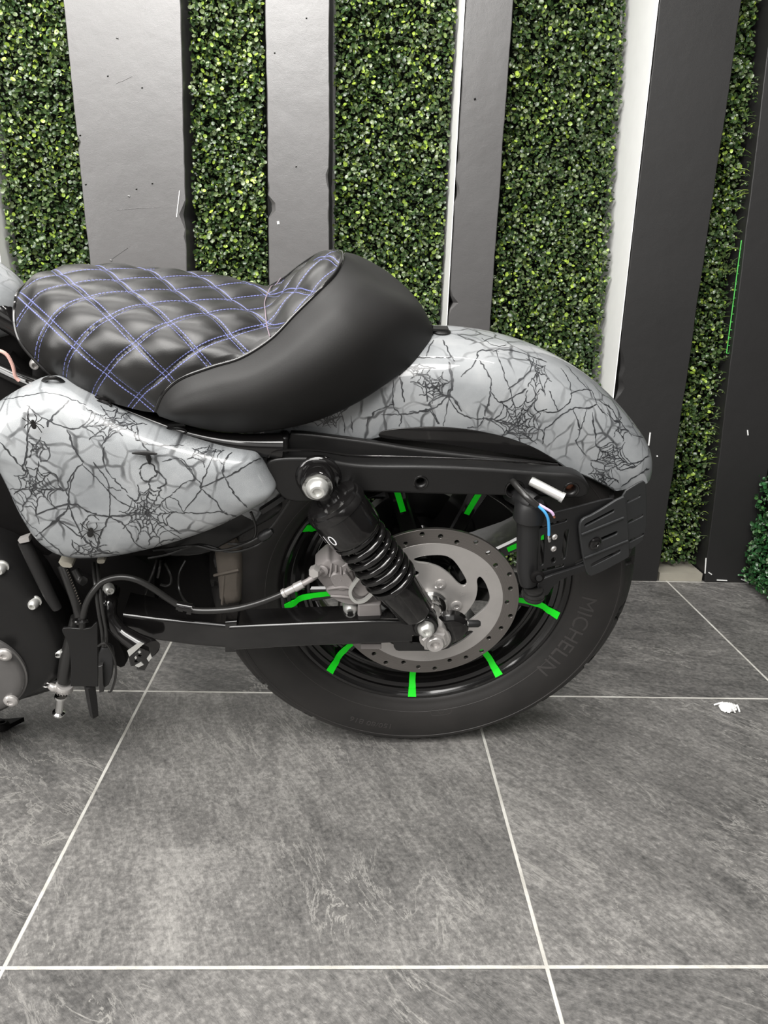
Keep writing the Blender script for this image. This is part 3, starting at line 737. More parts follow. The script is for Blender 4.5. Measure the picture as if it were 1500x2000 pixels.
# angle of the side of the can that faces the camera
camd = Vector((L3(700, 1000, .147)[0]*0, 0, 1)); cl_ = CAM-AX; camd = Vector((cl_.dot(EU), cl_.dot(EV), cl_.dot(EW)))-(ST+SB)/2
camd = camd-ax*camd.dot(ax); ACAM = math.atan2(camd.dot(y_), camd.dot(x_))
SGN = 1 if (x_*cos(ACAM+.5)+y_*sin(ACAM+.5)).x < (x_*cos(ACAM)+y_*sin(ACAM)).x else -1
can_text('110', .022, ACAM+SGN*1.62, LN*.095+.046, 'white_lettering', flip=-SGN)
# tiny white part number on a coil
mb = MB()
for i in range(11):
    if i in (4, 7): continue
    tt = .72; k = int(N*tt)+i*2-8; p = pts[min(k, N)]; o_ = camd.normalized()
    mb.box(p+o_*.0047, (.0022, .0016, .0003), Matrix((ax.cross(o_), ax, o_)).transposed())
mb.build('spring_print', 'white', shock, False)
bolt('shock_bolt', ST+Vector((0, 0, .012)), (0, 0, 1), .0135, .014, shock, 'zinc', washer=.018)
bolt('shock_bolt', SB+Vector((0, 0, .010)), (0, 0, 1), .0115, .012, shock, 'zinc')
# far shock
mb = MB(); o2 = Vector((0, 0, -.29)); mb.lathe(ST+o2+ax*.02, ax, [(0, .03), (.07, .036), (.075, .03), (.17, .03), (.18, .024), (LN-.03, .02)], 24); mb.build('far_shock_absorber', 'black_satin', bike)

# ---- rear mudguard
SEC = [(0, .3745), (.018, .3740), (.036, .3715), (.052, .3665), (.065, .3580), (.0745, .3460), (.0805, .3300), (.0840, .3120), (.0858, .2950), (.0862, .2800)]
sec2, _ = catmull([Vector((a, b, 0)) for a, b in SEC], 4)
half = [(p.x, p.y) for p in sec2]; arc = [0]
for a_, b_ in zip(half, half[1:]): arc.append(arc[-1]+math.hypot(b_[0]-a_[0], b_[1]-a_[1]))
def end_ang(r): return math.radians(32.5+7.5*max(0, (.3745-r))/.08)
def low_r(th):   # lower edge of the side: rises towards the tail
    return .279 if th > math.radians(55) else .279+.018*max(0, (math.radians(55)-th)/math.radians(15))
NT_ = 150; V = []; UV = []; Fc = []
full = [(-w, r, -s) for (w, r), s in zip(half[::-1], arc[::-1])][:-1]+[(w, r, s) for (w, r), s in zip(half, arc)]
for layer, dr in ((0, 0), (1, -.0022)):
    for i in range(NT_+1):
        for w, r, s in full:
            t0 = end_ang(r); t1 = math.radians(150); th = t0+(t1-t0)*(i/NT_)
            tail = max(0, 1-(th-t0)/math.radians(7)); rr = r+dr-.013*tail**2*(1 if r > .35 else .3)
            if th < math.radians(54): rr = max(rr, .279+.024*(math.radians(54)-th)/math.radians(14)+dr)
            k = 1-.03*tail**2
            ww = w*k-(math.copysign(.002, w) if layer and abs(w) > .06 else 0)
            V.append((rr*cos(th), rr*sin(th), ww)); UV.append((th*.34, s))
m_ = len(full); nn = (NT_+1)*m_
for L_ in (0, 1):
    for i in range(NT_):
        for j in range(m_-1):
            a = L_*nn+i*m_+j; Fc.append((a, a+1, a+m_+1, a+m_))
for j in range(m_-1): Fc.append((j, j+1, nn+j+1, nn+j))
for i in range(NT_):
    for j in (0, m_-1): a = i*m_+j; Fc.append((a, a+m_, nn+a+m_, nn+a))
def fuv(px, py, w=.08):
    u_, v_, _ = L3(px, py, w); th = math.atan2(v_, u_); r = math.hypot(u_, v_)
    best = min(range(len(half)), key=lambda k: abs(half[k][1]-r)); return (th*.34, arc[best])
fw = [] and [(*fuv(1010, 830), .042, 11), (*fuv(1180, 925), .040, 11), (*fuv(872, 762), .034, 9), (*fuv(1060, 735, .05), .028, 9), (*fuv(1205, 845, .07), .03, 9), (*fuv(700, 800), .034, 10)]
M['web_fender'] = web_mat('webbed_grey_finish_mudguard', fw, 8.5, 2.3, .74)
fender = mesh_object('rear_mudguard', V, Fc, 'web_fender', bike, uv=UV); lab(fender, 'rounded pale grey mudguard drawn over with black spider webs')
fr = wf(.0850)
px_plate('recess_shade', fr, [(739, 845), (750, 839), (771, 836), (842, 831), (912, 836), (986, 851), (1048, 874), (1094, 904), (1060, 896), (995, 886), (912, 873), (829, 861), (752, 856), (740, 851)], [], .0026, 'black_gloss', fender, .0006, rnd=2)  # black plate painting the shade of an opening in the mudguard side
mb = MB(); mb.lathe(P(862, 648, .0)+Vector((0, -.002, 0)), (0, 1, 0), [(0, .012), (.003, .012), (.005, .009)], 24); mb.box(P(852, 646, .0)+Vector((0, .003, 0)), (.03, .003, .014)); mb.build('seat_screw', 'black_satin', fender)

# ---- mudguard strut
fr = wf(.092)
px_plate('strut_cover', fr, [(560, 838), (600, 840), (647, 846), (714, 855), (804, 870), (895, 881), (1057, 899), (1095, 906), (1090, 925), (900, 915), (640, 905), (560, 900)], [], .010, 'black_satin', bike, .003, rnd=1)
fr = wf(.102)
so = [(521, 905), (522, 888), (534, 879), (560, 876), (610, 876), (640, 880), (680, 888), (720, 892), (850, 893), (960, 899), (1060, 907), (1110, 909), (1130, 918), (1143, 934), (1138, 950), (1120, 957), (1060, 955), (1000, 951), (850, 948), (720, 944), (676, 944), (650, 955), (620, 960), (600, 962), (580, 963), (556, 958), (534, 930)]
strut = px_plate('mudguard_strut', fr, so, [circle(fr.hit(818, 924), .0048), circle(fr.hit(1106, 938), .0058), circle(fr.hit(998, 937), .009)], .024, 'black_satin', bike, .004, rnd=2)
mb = MB(); px_tube(mb, [(524, 893, .127), (532, 883, .1275), (560, 879, .128), (620, 880, .128), (690, 890, .128), (800, 893, .127), (960, 899, .127), (1090, 908, .126)], .0016, n=8); mb.build('strut_flange', 'black_gloss', strut)
c_ = fr.hit(612, 935)
for cx, cy, r, nm in ((818, 924, .0085, 'hole_collar'), (998, 938, .0115, 'hole_collar'), (1106, 938, .0095, 'hole_collar')):
    x, y = fr.hit(cx, cy); mb = MB(); mb.tube([(x+r*cos(t*PI/12), y+r*sin(t*PI/12), .1262) for t in range(25)], .0012, n=8, smooth=0, cap=False); mb.build(nm, 'black_gloss', strut)
x, y = fr.hit(1107, 939); mb = MB(); mb.lathe((x, y, .108), (0, 0, 1), [(0, .0055), (.006, .0055)], 20); mb.build('copper_insert', 'copper', strut)
# shock mount boss
mb = MB(); p = P(622, 925, .118); mb.lathe((p.x, p.y, .124), (0, 0, 1), [(0, .029), (.003, .028), (.006, .024), (.007, .018)], 40); mb.build('mount_boss', 'black_gloss', strut)
# far strut
mb = MB(); mb.box((-.02, .235, -.112), (.38, .04, .02)); mb.build('far_strut', 'black_satin', bike, bevel=.004)
# loose stud and cable on the strut
mb = MB(); a, b = P(1036, 939, .128), P(1101, 973, .150); mb.lathe(a, b-a, [(0, .0052), (.002, .0060), ((b-a).length*.9, .0060), ((b-a).length*.92, .0068), ((b-a).length, .0068), ((b-a).length, .004), ((b-a).length-.004, .0035)], 24); mb.build('pale_stud', 'zinc', bike)
mb = MB(); px_tube(mb, [(998, 935, .118), (1010, 950, .140), (1030, 972, .158), (1049, 988, .163)], .0042, n=12); cb = mb.build('cable_sleeve', 'rubber_hose', bike)
mb = MB(); px_tube(mb, [(1046, 984, .163), (1062, 998, .166), (1070, 1012, .166), (1072, 1030, .164), (1072, 1046, .162)], .0018, n=10); lab(mb.build('wire', 'blue', cb), 'bright blue wire')
mb = MB(); px_tube(mb, [(1050, 984, .162), (1066, 993, .165), (1077, 1000, .166), (1081, 1006, .166)], .0018, n=10); lab(mb.build('wire', 'pink', cb), 'lilac wire')
mb = MB(); px_tube(mb, [(1081, 1006, .166), (1083, 1011, .166)], .0014, n=8, smooth=0); mb.build('bare_strand', 'copper', cb)
mb = MB(); px_tube(mb, [(1072, 1045, .162), (1072, 1050, .162), (1073, 1057, .161)], [.0018, .0026, .0022], n=8); mb.build('terminal', 'chrome', cb)

# ---- number plate bracket: a slotted plastic side mount that wraps behind the tyre
PA, PB = P(1040, 1080, .146), P(1250, 1010, .088)
dirn = Vector((PB.x-PA.x, 0, PB.z-PA.z))
fa = Frame(PA, dirn, (0, 1, 0))
def hx(*pp): return [fa.hit(*p) for p in pp]
base = px_plate('plate_bracket', fa, [(1032, 1012), (1055, 1004), (1100, 994), (1190, 970), (1200, 975), (1200, 1085), (1160, 1100), (1100, 1122), (1062, 1140), (1040, 1150), (1030, 1140)],
    [slot(*hx((1052, 1028), (1102, 1014)), .0022), slot(*hx((1058, 1046), (1056, 1098)), .0030), slot(*hx((1104, 1036), (1098, 1086)), .0034),
     slot(*hx((1056, 1112), (1096, 1102)), .0024), slot(*hx((1124, 1096), (1134, 1092)), .0030), slot(*hx((1078, 1090), (1079, 1093)), .0032)], .0035, 'black_plastic', bike, .001, rnd=1)
px_plate('bracket_plate', fa, [(1123, 1018), (1130, 1006), (1150, 998), (1208, 962), (1214, 968), (1222, 1078), (1215, 1084), (1150, 1118), (1138, 1115), (1130, 1080), (1124, 1040)],
    [slot(*hx((1136, 1018), (1188, 991)), .0022), slot(*hx((1166, 1046), (1194, 1034)), .0028), slot(*hx((1150, 1095), (1200, 1070)), .0028)], .004, 'plate_plastic', base, .0012, h=.006, rnd=1)
px_plate('bracket_end', fa, [(1208, 960), (1250, 934), (1257, 940), (1258, 1044), (1222, 1074), (1216, 1050), (1211, 1000)],
    [slot(*hx((1222, 975), (1243, 965)), .0020), slot(*hx((1224, 1015), (1248, 1003)), .0024), slot(*hx((1226, 1052), (1250, 1040)), .0024)], .003, 'plate_plastic', base, .001, h=.003, rnd=1)
for a_, b_ in (((1126, 1036), (1208, 1003)), ((1132, 1082), (1216, 1048))):
    mb = MB(); A_, B_ = fa.at(*fa.hit(*a_), .0105), fa.at(*fa.hit(*b_), .0105); mb.tube([A_, B_], .0016, n=8, smooth=0); mb.build('raised_rib', 'plate_plastic', base)
for (cx, cy) in ((1080, 1046), (1078, 1069)): bolt('plate_screw', fa.at(*fa.hit(cx, cy), .003), fa.n, .0042, .003, base, 'steel')
bolt('plate_screw', fa.at(*fa.hit(1153, 1053), .0095), fa.n, .0090, .0045, base, 'black_gloss', washer=.0105)
# upright tube that carries the bracket
mb = MB(); px_tube(mb, [(1036, 985, .140), (1033, 1010, .140), (1031, 1060, .140), (1030, 1110, .140), (1033, 1140, .142)], [.0150, .0150, .0145, .0140, .0115], n=28)
mb.lathe(P(1035, 992, .140), (0, 1, 0), [(-.018, .017), (-.015, .0195), (.004, .0195), (.010, .016)], 28)
mb.tube([P(1000, 960, .10), P(1025, 975, .130), P(1040, 985, .140)], .014, n=18, smooth=4)
post = mb.build('bracket_post', 'black_plastic', bike)
mb = MB()
for k, r in enumerate((.0125, .0155, .0155, .013)): mb.lathe(P(1042, 1150+k*5, .150), (0, 1, 0), [(0, r), (-.0035, r)], 24)
mb.build('rubber_boot', 'rubber_hose', post)
px_plate('bracket_arm', fa, [(1042, 1132), (1060, 1120), (1130, 1098), (1195, 1075), (1200, 1082), (1140, 1108), (1090, 1124), (1072, 1140), (1062, 1158), (1046, 1152)], [], .005, 'black_plastic', base, .0015, h=.004, rnd=1)
bolt('pivot_bolt', P(1049, 1126, .158), (0, 0, 1), .0095, .004, base, 'dark_metal')
mb = MB(); mb.lathe(P(1052, 1127, .161), (0, 0, 1), [(0, .004), (.004, .004)], 16); mb.build('pivot_pin', 'black_plastic', base)

# ---- brake caliper
def lump(mb, pts, w0, w1, bev=.004, rnd=2):
    """cast block: outline in pixels at depth w1, narrowed at both faces"""
    o = rounded([L3(x, y, w1)[:2] for x, y in pts], rnd); cx = sum(p[0] for p in o)/len(o); cy = sum(p[1] for p in o)/len(o)
    def ring(k, w): return [Vector((cx+(p[0]-cx)*k, cy+(p[1]-cy)*k, w)) for p in o]
    s = bev/.03; mb.rings([ring(1-s, w0), ring(1, w0+bev), ring(1, w1-bev), ring(1-s*.35, w1-bev*.3), ring(1-s, w1)])
mb = MB()
lump(mb, [(612, 1118), (626, 1104), (640, 1092), (650, 1098), (662, 1092), (676, 1098), (690, 1120), (700, 1150), (698, 1166), (676, 1170), (650, 1164), (625, 1140)], .070, .112)
lump(mb, [(660, 1075), (690, 1068), (720, 1100), (738, 1140), (730, 1176), (700, 1180), (680, 1160), (668, 1120)], .070, .104)
lump(mb, [(630, 1148), (690, 1142), (716, 1165), (716, 1182), (676, 1182), (648, 1170)], .072, .115, .003)
lump(mb, [(668, 1120), (676, 1118), (690, 1138), (686, 1150), (676, 1146)], .10, .120, .003)
lump(mb, [(664, 1180), (745, 1178), (748, 1216), (668, 1216)], .060, .098, .003, 1)
for k in range(4):
    mb.tube([P(648+k*9, 1100+k*3, .112), P(644+k*11, 1126+k*4, .117)], .0016, n=8, smooth=0)
mb.lathe(P(632, 1112, .110), (-.3, .2, 1), [(0, .0085), (.006, .0080), (.007, .006)], 20)
mb.lathe(P(676, 1104, .104), (0, 0, 1), [(0, .010), (.006, .0095), (.009, .006)], 24)
mb.tube([P(640, 1150, .115), P(668, 1147, .118), P(700, 1150, .116)], .0020, n=8, smooth=4); mb.tube([P(646, 1164, .116), P(676, 1166, .118), P(704, 1172, .116)], .0018, n=8, smooth=4)
lump(mb, [(640, 1128), (654, 1118), (676, 1128), (690, 1150), (660, 1158)], .10, .118, .004)
cal = mb.build('brake_caliper', 'cast_alu', bike); lab(cal, 'dull grey cast brake caliper')
mb = MB(); lump(mb, [(700, 1180), (744, 1180), (747, 1212), (698, 1212)], .085, .122, .004, 0); mb.build('caliper_block', 'cast_alu', cal)
mb = MB(); lump(mb, [(704, 1258), (745, 1258), (745, 1268), (704, 1268)], .085, .115, .002, 0); mb.build('caliper_foot', 'cast_alu', cal)
mb = MB(); lump(mb, [(696, 1128), (716, 1112), (730, 1130), (728, 1150), (712, 1168), (694, 1164), (688, 1150)], .108, .117, .002); mb.build('piston_cover', 'grime2' if 'grime2' in M else 'cast_alu', cal)
loop = [(703, 1122), (692, 1136), (684, 1150), (686, 1163), (696, 1172), (709, 1171), (720, 1163), (732, 1150)]
mb = MB(); rings = []
lp, _ = catmull([P(x, y, .119) for x, y in loop], 5)
for i, p in enumerate(lp):
    t = (lp[min(i+1, len(lp)-1)]-lp[max(i-1, 0)]).normalized(); n_ = Vector((0, 0, 1)).cross(t)
    rings.append([p-n_*.0022, p+n_*.0022, p+n_*.0022+Vector((0, 0, .005)), p-n_*.0022+Vector((0, 0, .005))])
mb.rings(rings); mb.build('retaining_clip', 'zinc', cal)
bolt('caliper_bolt', P(684, 1180, .098), (0, 0, 1), .0105, .018, cal, 'zinc', hexa=False)
bolt('caliper_bolt', P(716, 1124, .112), (0, 0, 1), .0105, .008, cal, 'zinc')
bolt('caliper_bolt', P(762, 1168, .100), (0, 0, 1), .0085, .010, cal, 'zinc')
# brake hose
mb = MB(); px_tube(mb, [(160, 1225, .150), (163, 1200, .150), (172, 1172, .148), (188, 1148, .144), (205, 1134, .140), (236, 1127, .138), (268, 1133, .138), (300, 1150, .138), (335, 1174, .138), (368, 1190, .138), (410, 1193, .138), (460, 1189, .136), (510, 1176, .134), (556, 1158, .130)], .0042, n=14)
hose = mb.build('brake_hose', 'rubber_hose', bike)
mb = MB(); a, b = P(552, 1160, .130), P(592, 1140, .127); L_ = (b-a).length
mb.lathe(a, b-a, [(0, .0062), (.004, .0066), (.005, .0052), (L_*.55, .0050), (L_*.6, .0062), (L_, .0058)], 20); mb.build('hose_ferrule', 'steel', hose)
mb = MB(); px_tube(mb, [(590, 1141, .127), (603, 1134, .125), (616, 1124, .122), (626, 1112, .12)], [.004, .004, .0048, .006], n=14); mb.build('banjo_fitting', 'dark_grey' if 'dark_grey' in M else 'cast_alu', hose)
bolt('banjo_bolt', P(617, 1112, .116), (-.25, .1, 1), .0080, .012, hose, 'steel', hexa=True)
mb = MB()
for x0_ in (350, 366): a = P(x0_, 1184+(x0_-350)*.35, .138); mb.lathe(a, (1, -.25, 0), [(0, .0068), (.006, .0068)], 18)
mb.lathe(P(345, 1182, .138), (1, -.25, 0), [(0, .0062), (.020, .0062)], 18); mb.build('hose_clip', 'black_gloss', hose)

# ---- saddle
def surf(name, rows, nu, nv, mat, parent, disp=None, mirror=True, uvf=True):
    """rows[i][j] control points, i along, j across (0 = centre line). Catmull-Rom both ways, mirrored about w=0"""
    R2 = []
    for r in rows:
        ext = [Vector((p.x, p.y, -p.z)) for p in r[1:]][::-1]+r if mirror else r
        c, _ = catmull(ext, nv); R2.append(c)
    m2 = len(R2[0]); cols = [catmull([r[j] for r in R2], nu)[0] for j in range(m2)]
    n2 = len(cols[0]); G = [[cols[j][i] for j in range(m2)] for i in range(n2)]
    mid = (m2-1)//2 if mirror else 0
    X = [0]*n2
    for i in range(1, n2): X[i] = X[i-1]+(G[i][mid]-G[i-1][mid]).length
    UV = []; V = []
    for i in range(n2):
        Y = [0]*m2
        for j in range(mid+1, m2): Y[j] = Y[j-1]+(G[i][j]-G[i][j-1]).length
        for j in range(mid-1, -1, -1): Y[j] = Y[j+1]-(G[i][j+1]-G[i][j]).length
        for j in range(m2):
            # along coordinate blends centre-line arc with the horizontal position, so lines stay diagonal on the sides
            xx = G[i][j].x+.60 if i < n2 else X[i]
            xx = xx+max(0, X[i]-(G[i][mid].x-G[0][mid].x))*.9
            UV.append((xx+.027*math.tanh(Y[j]/.09), Y[j]))
    for i in range(n2):
        for j in range(m2):
            p = G[i][j]
            if disp:
                a = G[min(i+1, n2-1)][j]-G[max(i-1, 0)][j]; b = G[i][min(j+1, m2-1)]-G[i][max(j-1, 0)]; n_ = b.cross(a)
                if n_.length > 1e-9: n_.normalize()
                p = p+n_*disp(*UV[i*m2+j], i/(n2-1), abs(j-mid)/(m2-1-mid))
            V.append(p)
    Fc = [(i*m2+j, i*m2+j+1, (i+1)*m2+j+1, (i+1)*m2+j) for i in range(n2-1) for j in range(m2-1)]
    return mesh_object(name, V, Fc, mat, parent, uv=UV), G
ctl = [
 [(50, 556, 0), (30, 588, .055), (38, 665, .088), (112, 746, .098)],
 [(80, 537, 0), (84, 585, .072), (118, 680, .114), (200, 781, .118)],
 [(150, 534, 0), (168, 596, .084), (222, 700, .128), (303, 805, .133)],
 [(212, 542, 0), (232, 602, .086), (272, 690, .130), (319, 769, .139)],
 [(282, 553, 0), (300, 607, .086), (330, 680, .130), (352, 740, .139)],
 [(362, 568, 0), (374, 612, .080), (394, 668, .122), (412, 717, .134)],
 [(448, 582, 0), (454, 614, .068), (464, 660, .105), (472, 698, .128)],
 [(520, 592, 0), (521, 612, .050), (524, 640, .082), (530, 661, .118)],
 [(556, 562, 0), (560, 580, .042), (567, 600, .070), (576, 614, .104)],
 [(606, 517, 0), (611, 534, .033), (616, 554, .058), (621, 570, .086)],
 [(645, 494, 0), (648, 505, .018), (652, 520, .033), (656, 533, .050)],
 [(668, 497, 0), (668.5, 497.5, .004), (669, 498, .008), (670, 499, .012)]]
rows = [[P(*p) for p in r] for r in ctl]
def puff(X, Y, s, t):
    a = (X+QK*Y)/QD; b = (X-QK*Y)/QD
    h = (abs(sin(PI*a))*abs(sin(PI*b)))**.55
    return (.0060*h-.003)*min(1, (1-s)*9)*min(1, (1-t)*8+.05)*min(1, s*14+.05)
seat, G = surf('saddle', rows, 22, 26, 'quilt', bike, puff)
lab(seat, 'black quilted saddle with blue diamond stitching')
edge = [r[-1] for r in G]
pip = [p for p in edge]
# plain side and rear panel
pc = [(304, 803, .134), (319, 769, .139), (352, 740, .139), (412, 717, .134), (472, 698, .128), (530, 661, .118), (576, 614, .104), (621, 570, .086), (656, 533, .050), (670, 497, .0)]
bc = [(312, 812, .130), (350, 826, .128), (400, 838, .126), (460, 845, .124), (530, 840, .120), (610, 823, .114), (690, 788, .104), (760, 742, .088), (822, 690, .052), (845, 640, .0)]
mc1 = [(306, 806, .136), (330, 790, .150), (368, 772, .154), (425, 755, .152), (490, 737, .150), (555, 702, .144), (612, 655, .132), (672, 600, .112), (718, 560, .066), (742, 547, .0)]
mc2 = [(309, 810, .135), (340, 812, .152), (385, 808, .158), (445, 804, .157), (515, 790, .155), (585, 762, .150), (655, 718, .140), (728, 664, .118), (790, 612, .068), (816, 590, .0)]
rr2 = []
for k in range(10): rr2.append([P(*pc[k]), P(*mc1[k]), P(*mc2[k]), P(*bc[k]), P(*bc[k])+Vector((0, .002, -.02))])
# this panel runs from the near side round the back to the far side
rr3 = rr2+[[Vector((p.x, p.y, -p.z)) for p in r] for r in rr2[:-1][::-1]]
panel, _ = surf('side_panel', rr3, 12, 10, 'leather', seat, None, mirror=False); lab(panel, 'plain smooth black side and back of the saddle')
# piping, seam, underside
mb = MB(); pp = [P(*p) for p in pc]; pp = pp+[Vector((p.x, p.y, -p.z)) for p in pp[:-1][::-1]]
mb.tube(pp, .0024, n=10, smooth=8); mb.build('piping', 'black_gloss', seat)
mb = MB(); fe = G[0]; mb.tube(fe, .0022, n=8, smooth=0); mb.build('front_piping', 'black_gloss', seat)
def at_row(k): return G[min(len(G)-1, k*22)]
mb = MB(); mb.tube([p+Vector((-.0015, .0030, .0015)) for p in at_row(7)], .0006, n=6, smooth=0); mb.build('seam', 'seam_thread', seat)
# base pan
bot = [P(112, 746, .098), P(200, 781, .118), P(304, 806, .131)]+[P(*p) for p in bc]
V = []; Fc = []
for p in bot: V += [p+Vector((0, .004, -.003)), Vector((p.x, p.y-.006, p.z-.012)), Vector((p.x, p.y-.006, -p.z+.012)), Vector((p.x, p.y+.004, -p.z+.003))]
for i in range(len(bot)-1):
    for j in range(3): a = i*4+j; Fc.append((a, a+1, a+5, a+4))
mesh_object('seat_pan', V, Fc, 'black_satin', seat)

# ---- frame tubes, side cover and tank tail
mb = MB()
px_tube(mb, [(150, 752, .090), (200, 782, .100), (270, 812, .108), (330, 836, .114), (400, 856, .118), (470, 868, .118), (550, 871, .112)], [.006, .007, .008, .009, .0105, .0135, .0160], n=20)
px_tube(mb, [(-60, 560, .02), (0, 612, .03), (50, 650, .03), (110, 720, .03)], [.016, .016, .014, .012], n=18)
px_tube(mb, [(-40, 700, .03), (40, 740, .05), (120, 770, .07), (200, 790, .09)], .010, n=14)
frame = mb.build('frame_tube', 'black_gloss', bike)
mb = MB(); p = P(556, 868, .105); mb.box(p, (.010, .030, .022)); mb.build('frame_lug', 'black_satin', frame, bevel=.003)
for (x, y) in ((196, 791), (344, 842)):
    mb = MB(); c = P(x, y, .124)
    mb.tube([c+Vector((.012*cos(t*PI/6), .0045*sin(t*PI/6), .0)) for t in range(13)], .0016, n=8, smooth=2, cap=False)
    mb.tube([c+Vector((-.010, .004, -.006)), c+Vector((.010, .006, -.006))], .004, n=8, smooth=0); mb.build('spring_clip', 'black_gloss', frame)
co = [(-70, 860), (-30, 812), (10, 788), (50, 770), (66, 765), (90, 764), (104, 768), (140, 782), (220, 820), (320, 858), (420, 884), (478, 893), (490, 895), (500, 899), (507, 910), (516, 926), (534, 956), (538, 966), (535, 974), (525, 983), (480, 1008), (420, 1038), (320, 1071), (220, 1093), (140, 1097), (98, 1087), (62, 1060), (28, 1005), (2, 945), (-30, 890)]
CW = .150
o2 = rounded([L3(x, y, CW)[:2] for x, y in co], 2)
o2 = [o2[i] for i in range(len(o2))]
cx, cy = L3(250, 960, CW)[:2]
def ringc(k, w, dy=0): return [Vector((cx+(p[0]-cx)*k, cy+(p[1]-cy)*k+dy, w)) for p in o2]
prof = [(.965, .112), (.99, .118), (1.0, .124), (1.0, .131), (.992, .139), (.972, .147), (.94, .1525), (.88, .157), (.80, .160), (.68, .1625), (.52, .1645), (.34, .166), (.17, .1668), (.04, .167)]
def curve_w(p, w):  # the upper flank leans back towards the tank
    t = max(0, (p.y-(cy+.055)))/.07; return w-.020*min(1, t)**2
V = []; UV = []; n0 = len(o2)
for k, w in prof:
    for p in ringc(k, w): q_ = Vector((p.x, p.y, curve_w(p, w) if w > .12 else w)); V.append(q_); UV.append((p.x+1, p.y))
Fc = [(i*n0+j, i*n0+(j+1) % n0, (i+1)*n0+(j+1) % n0, (i+1)*n0+j) for i in range(len(prof)-1) for j in range(n0)]+[tuple((len(prof)-1)*n0+j for j in range(n0)), tuple(range(n0))]
def cuv(x, y): a = L3(x, y, .163); return (a[0]+1, a[1])
cwebs = [] and [(*cuv(287, 1000), .050, 13), (*cuv(216, 820), .040, 13), (*cuv(75, 975), .048, 11), (*cuv(175, 1088), .03, 9), (*cuv(395, 950), .022, 7)]
M['web_cover'] = web_mat('webbed_grey_finish_cover', cwebs, 8.0, 0.6, .88)
cover = mesh_object('side_cover', V, Fc, 'web_cover', bike, uv=UV); lab(cover, 'pale grey side cover drawn over with black spider webs')
# two small spiders drawn on the cover
def spider(px, py, s, rot_):
    c = P(px, py, .1672); mb = MB(); R_ = Matrix.Rotation(rot_, 3, 'Z')
    def T(x, y): return c+R_ @ Vector((x*s, y*s, 0))
    for (ex, ey, ra, rb) in ((0, 0, .0036, .005), (0, .0068, .0024, .0028)):
        n = 14; mb.rings([[T(ex+ra*cos(2*PI*i/n), ey+rb*sin(2*PI*i/n)) for i in range(n)], [T(ex+ra*.6*cos(2*PI*i/n), ey+rb*.6*sin(2*PI*i/n))+Vector((0, 0, .0005)) for i in range(n)]])
    for sd in (-1, 1):
        for (x1, y1, x2, y2) in ((.006, .012, .004, .018), (.009, .008, .013, .012), (.009, .002, .013, -.003), (.006, -.003, .009, -.010)):
            mb.tube([T(sd*.0015, .004), T(sd*x1, y1), T(sd*x2, y2)], .0005, n=5, smooth=3)
    mb.build('spider_drawing', 'black_satin', cover)
spider(176, 1043, 1.0, -.3); spider(66, 832, .8, 0); 
mb = MB(); c = P(283, 890, .1660)
mb.tube([c+Vector((-.014, .003, 0)), c+Vector((.0, .0035, 0)), c+Vector((.014, .0025, 0))], [.0008, .0032, .0008], n=8); mb.tube([c+Vector((.003, .003, 0)), c+Vector((.004, -.004, 0)), c+Vector((.004, -.011, 0))], [.0026, .003, .0008], n=8); mb.build('ink_smudge', 'black_satin', cover)
mb = MB(); lump(mb, [(112, 1096), (140, 1100), (142, 1110), (120, 1108)], .11, .13, .002, 1); mb.build('rubber_grommet', 'cream', cover); mb = MB(); lump(mb, [(188, 1094), (206, 1092), (204, 1101), (190, 1101)], .12, .13, .002, 1); mb.build('rubber_grommet', 'cream', cover)

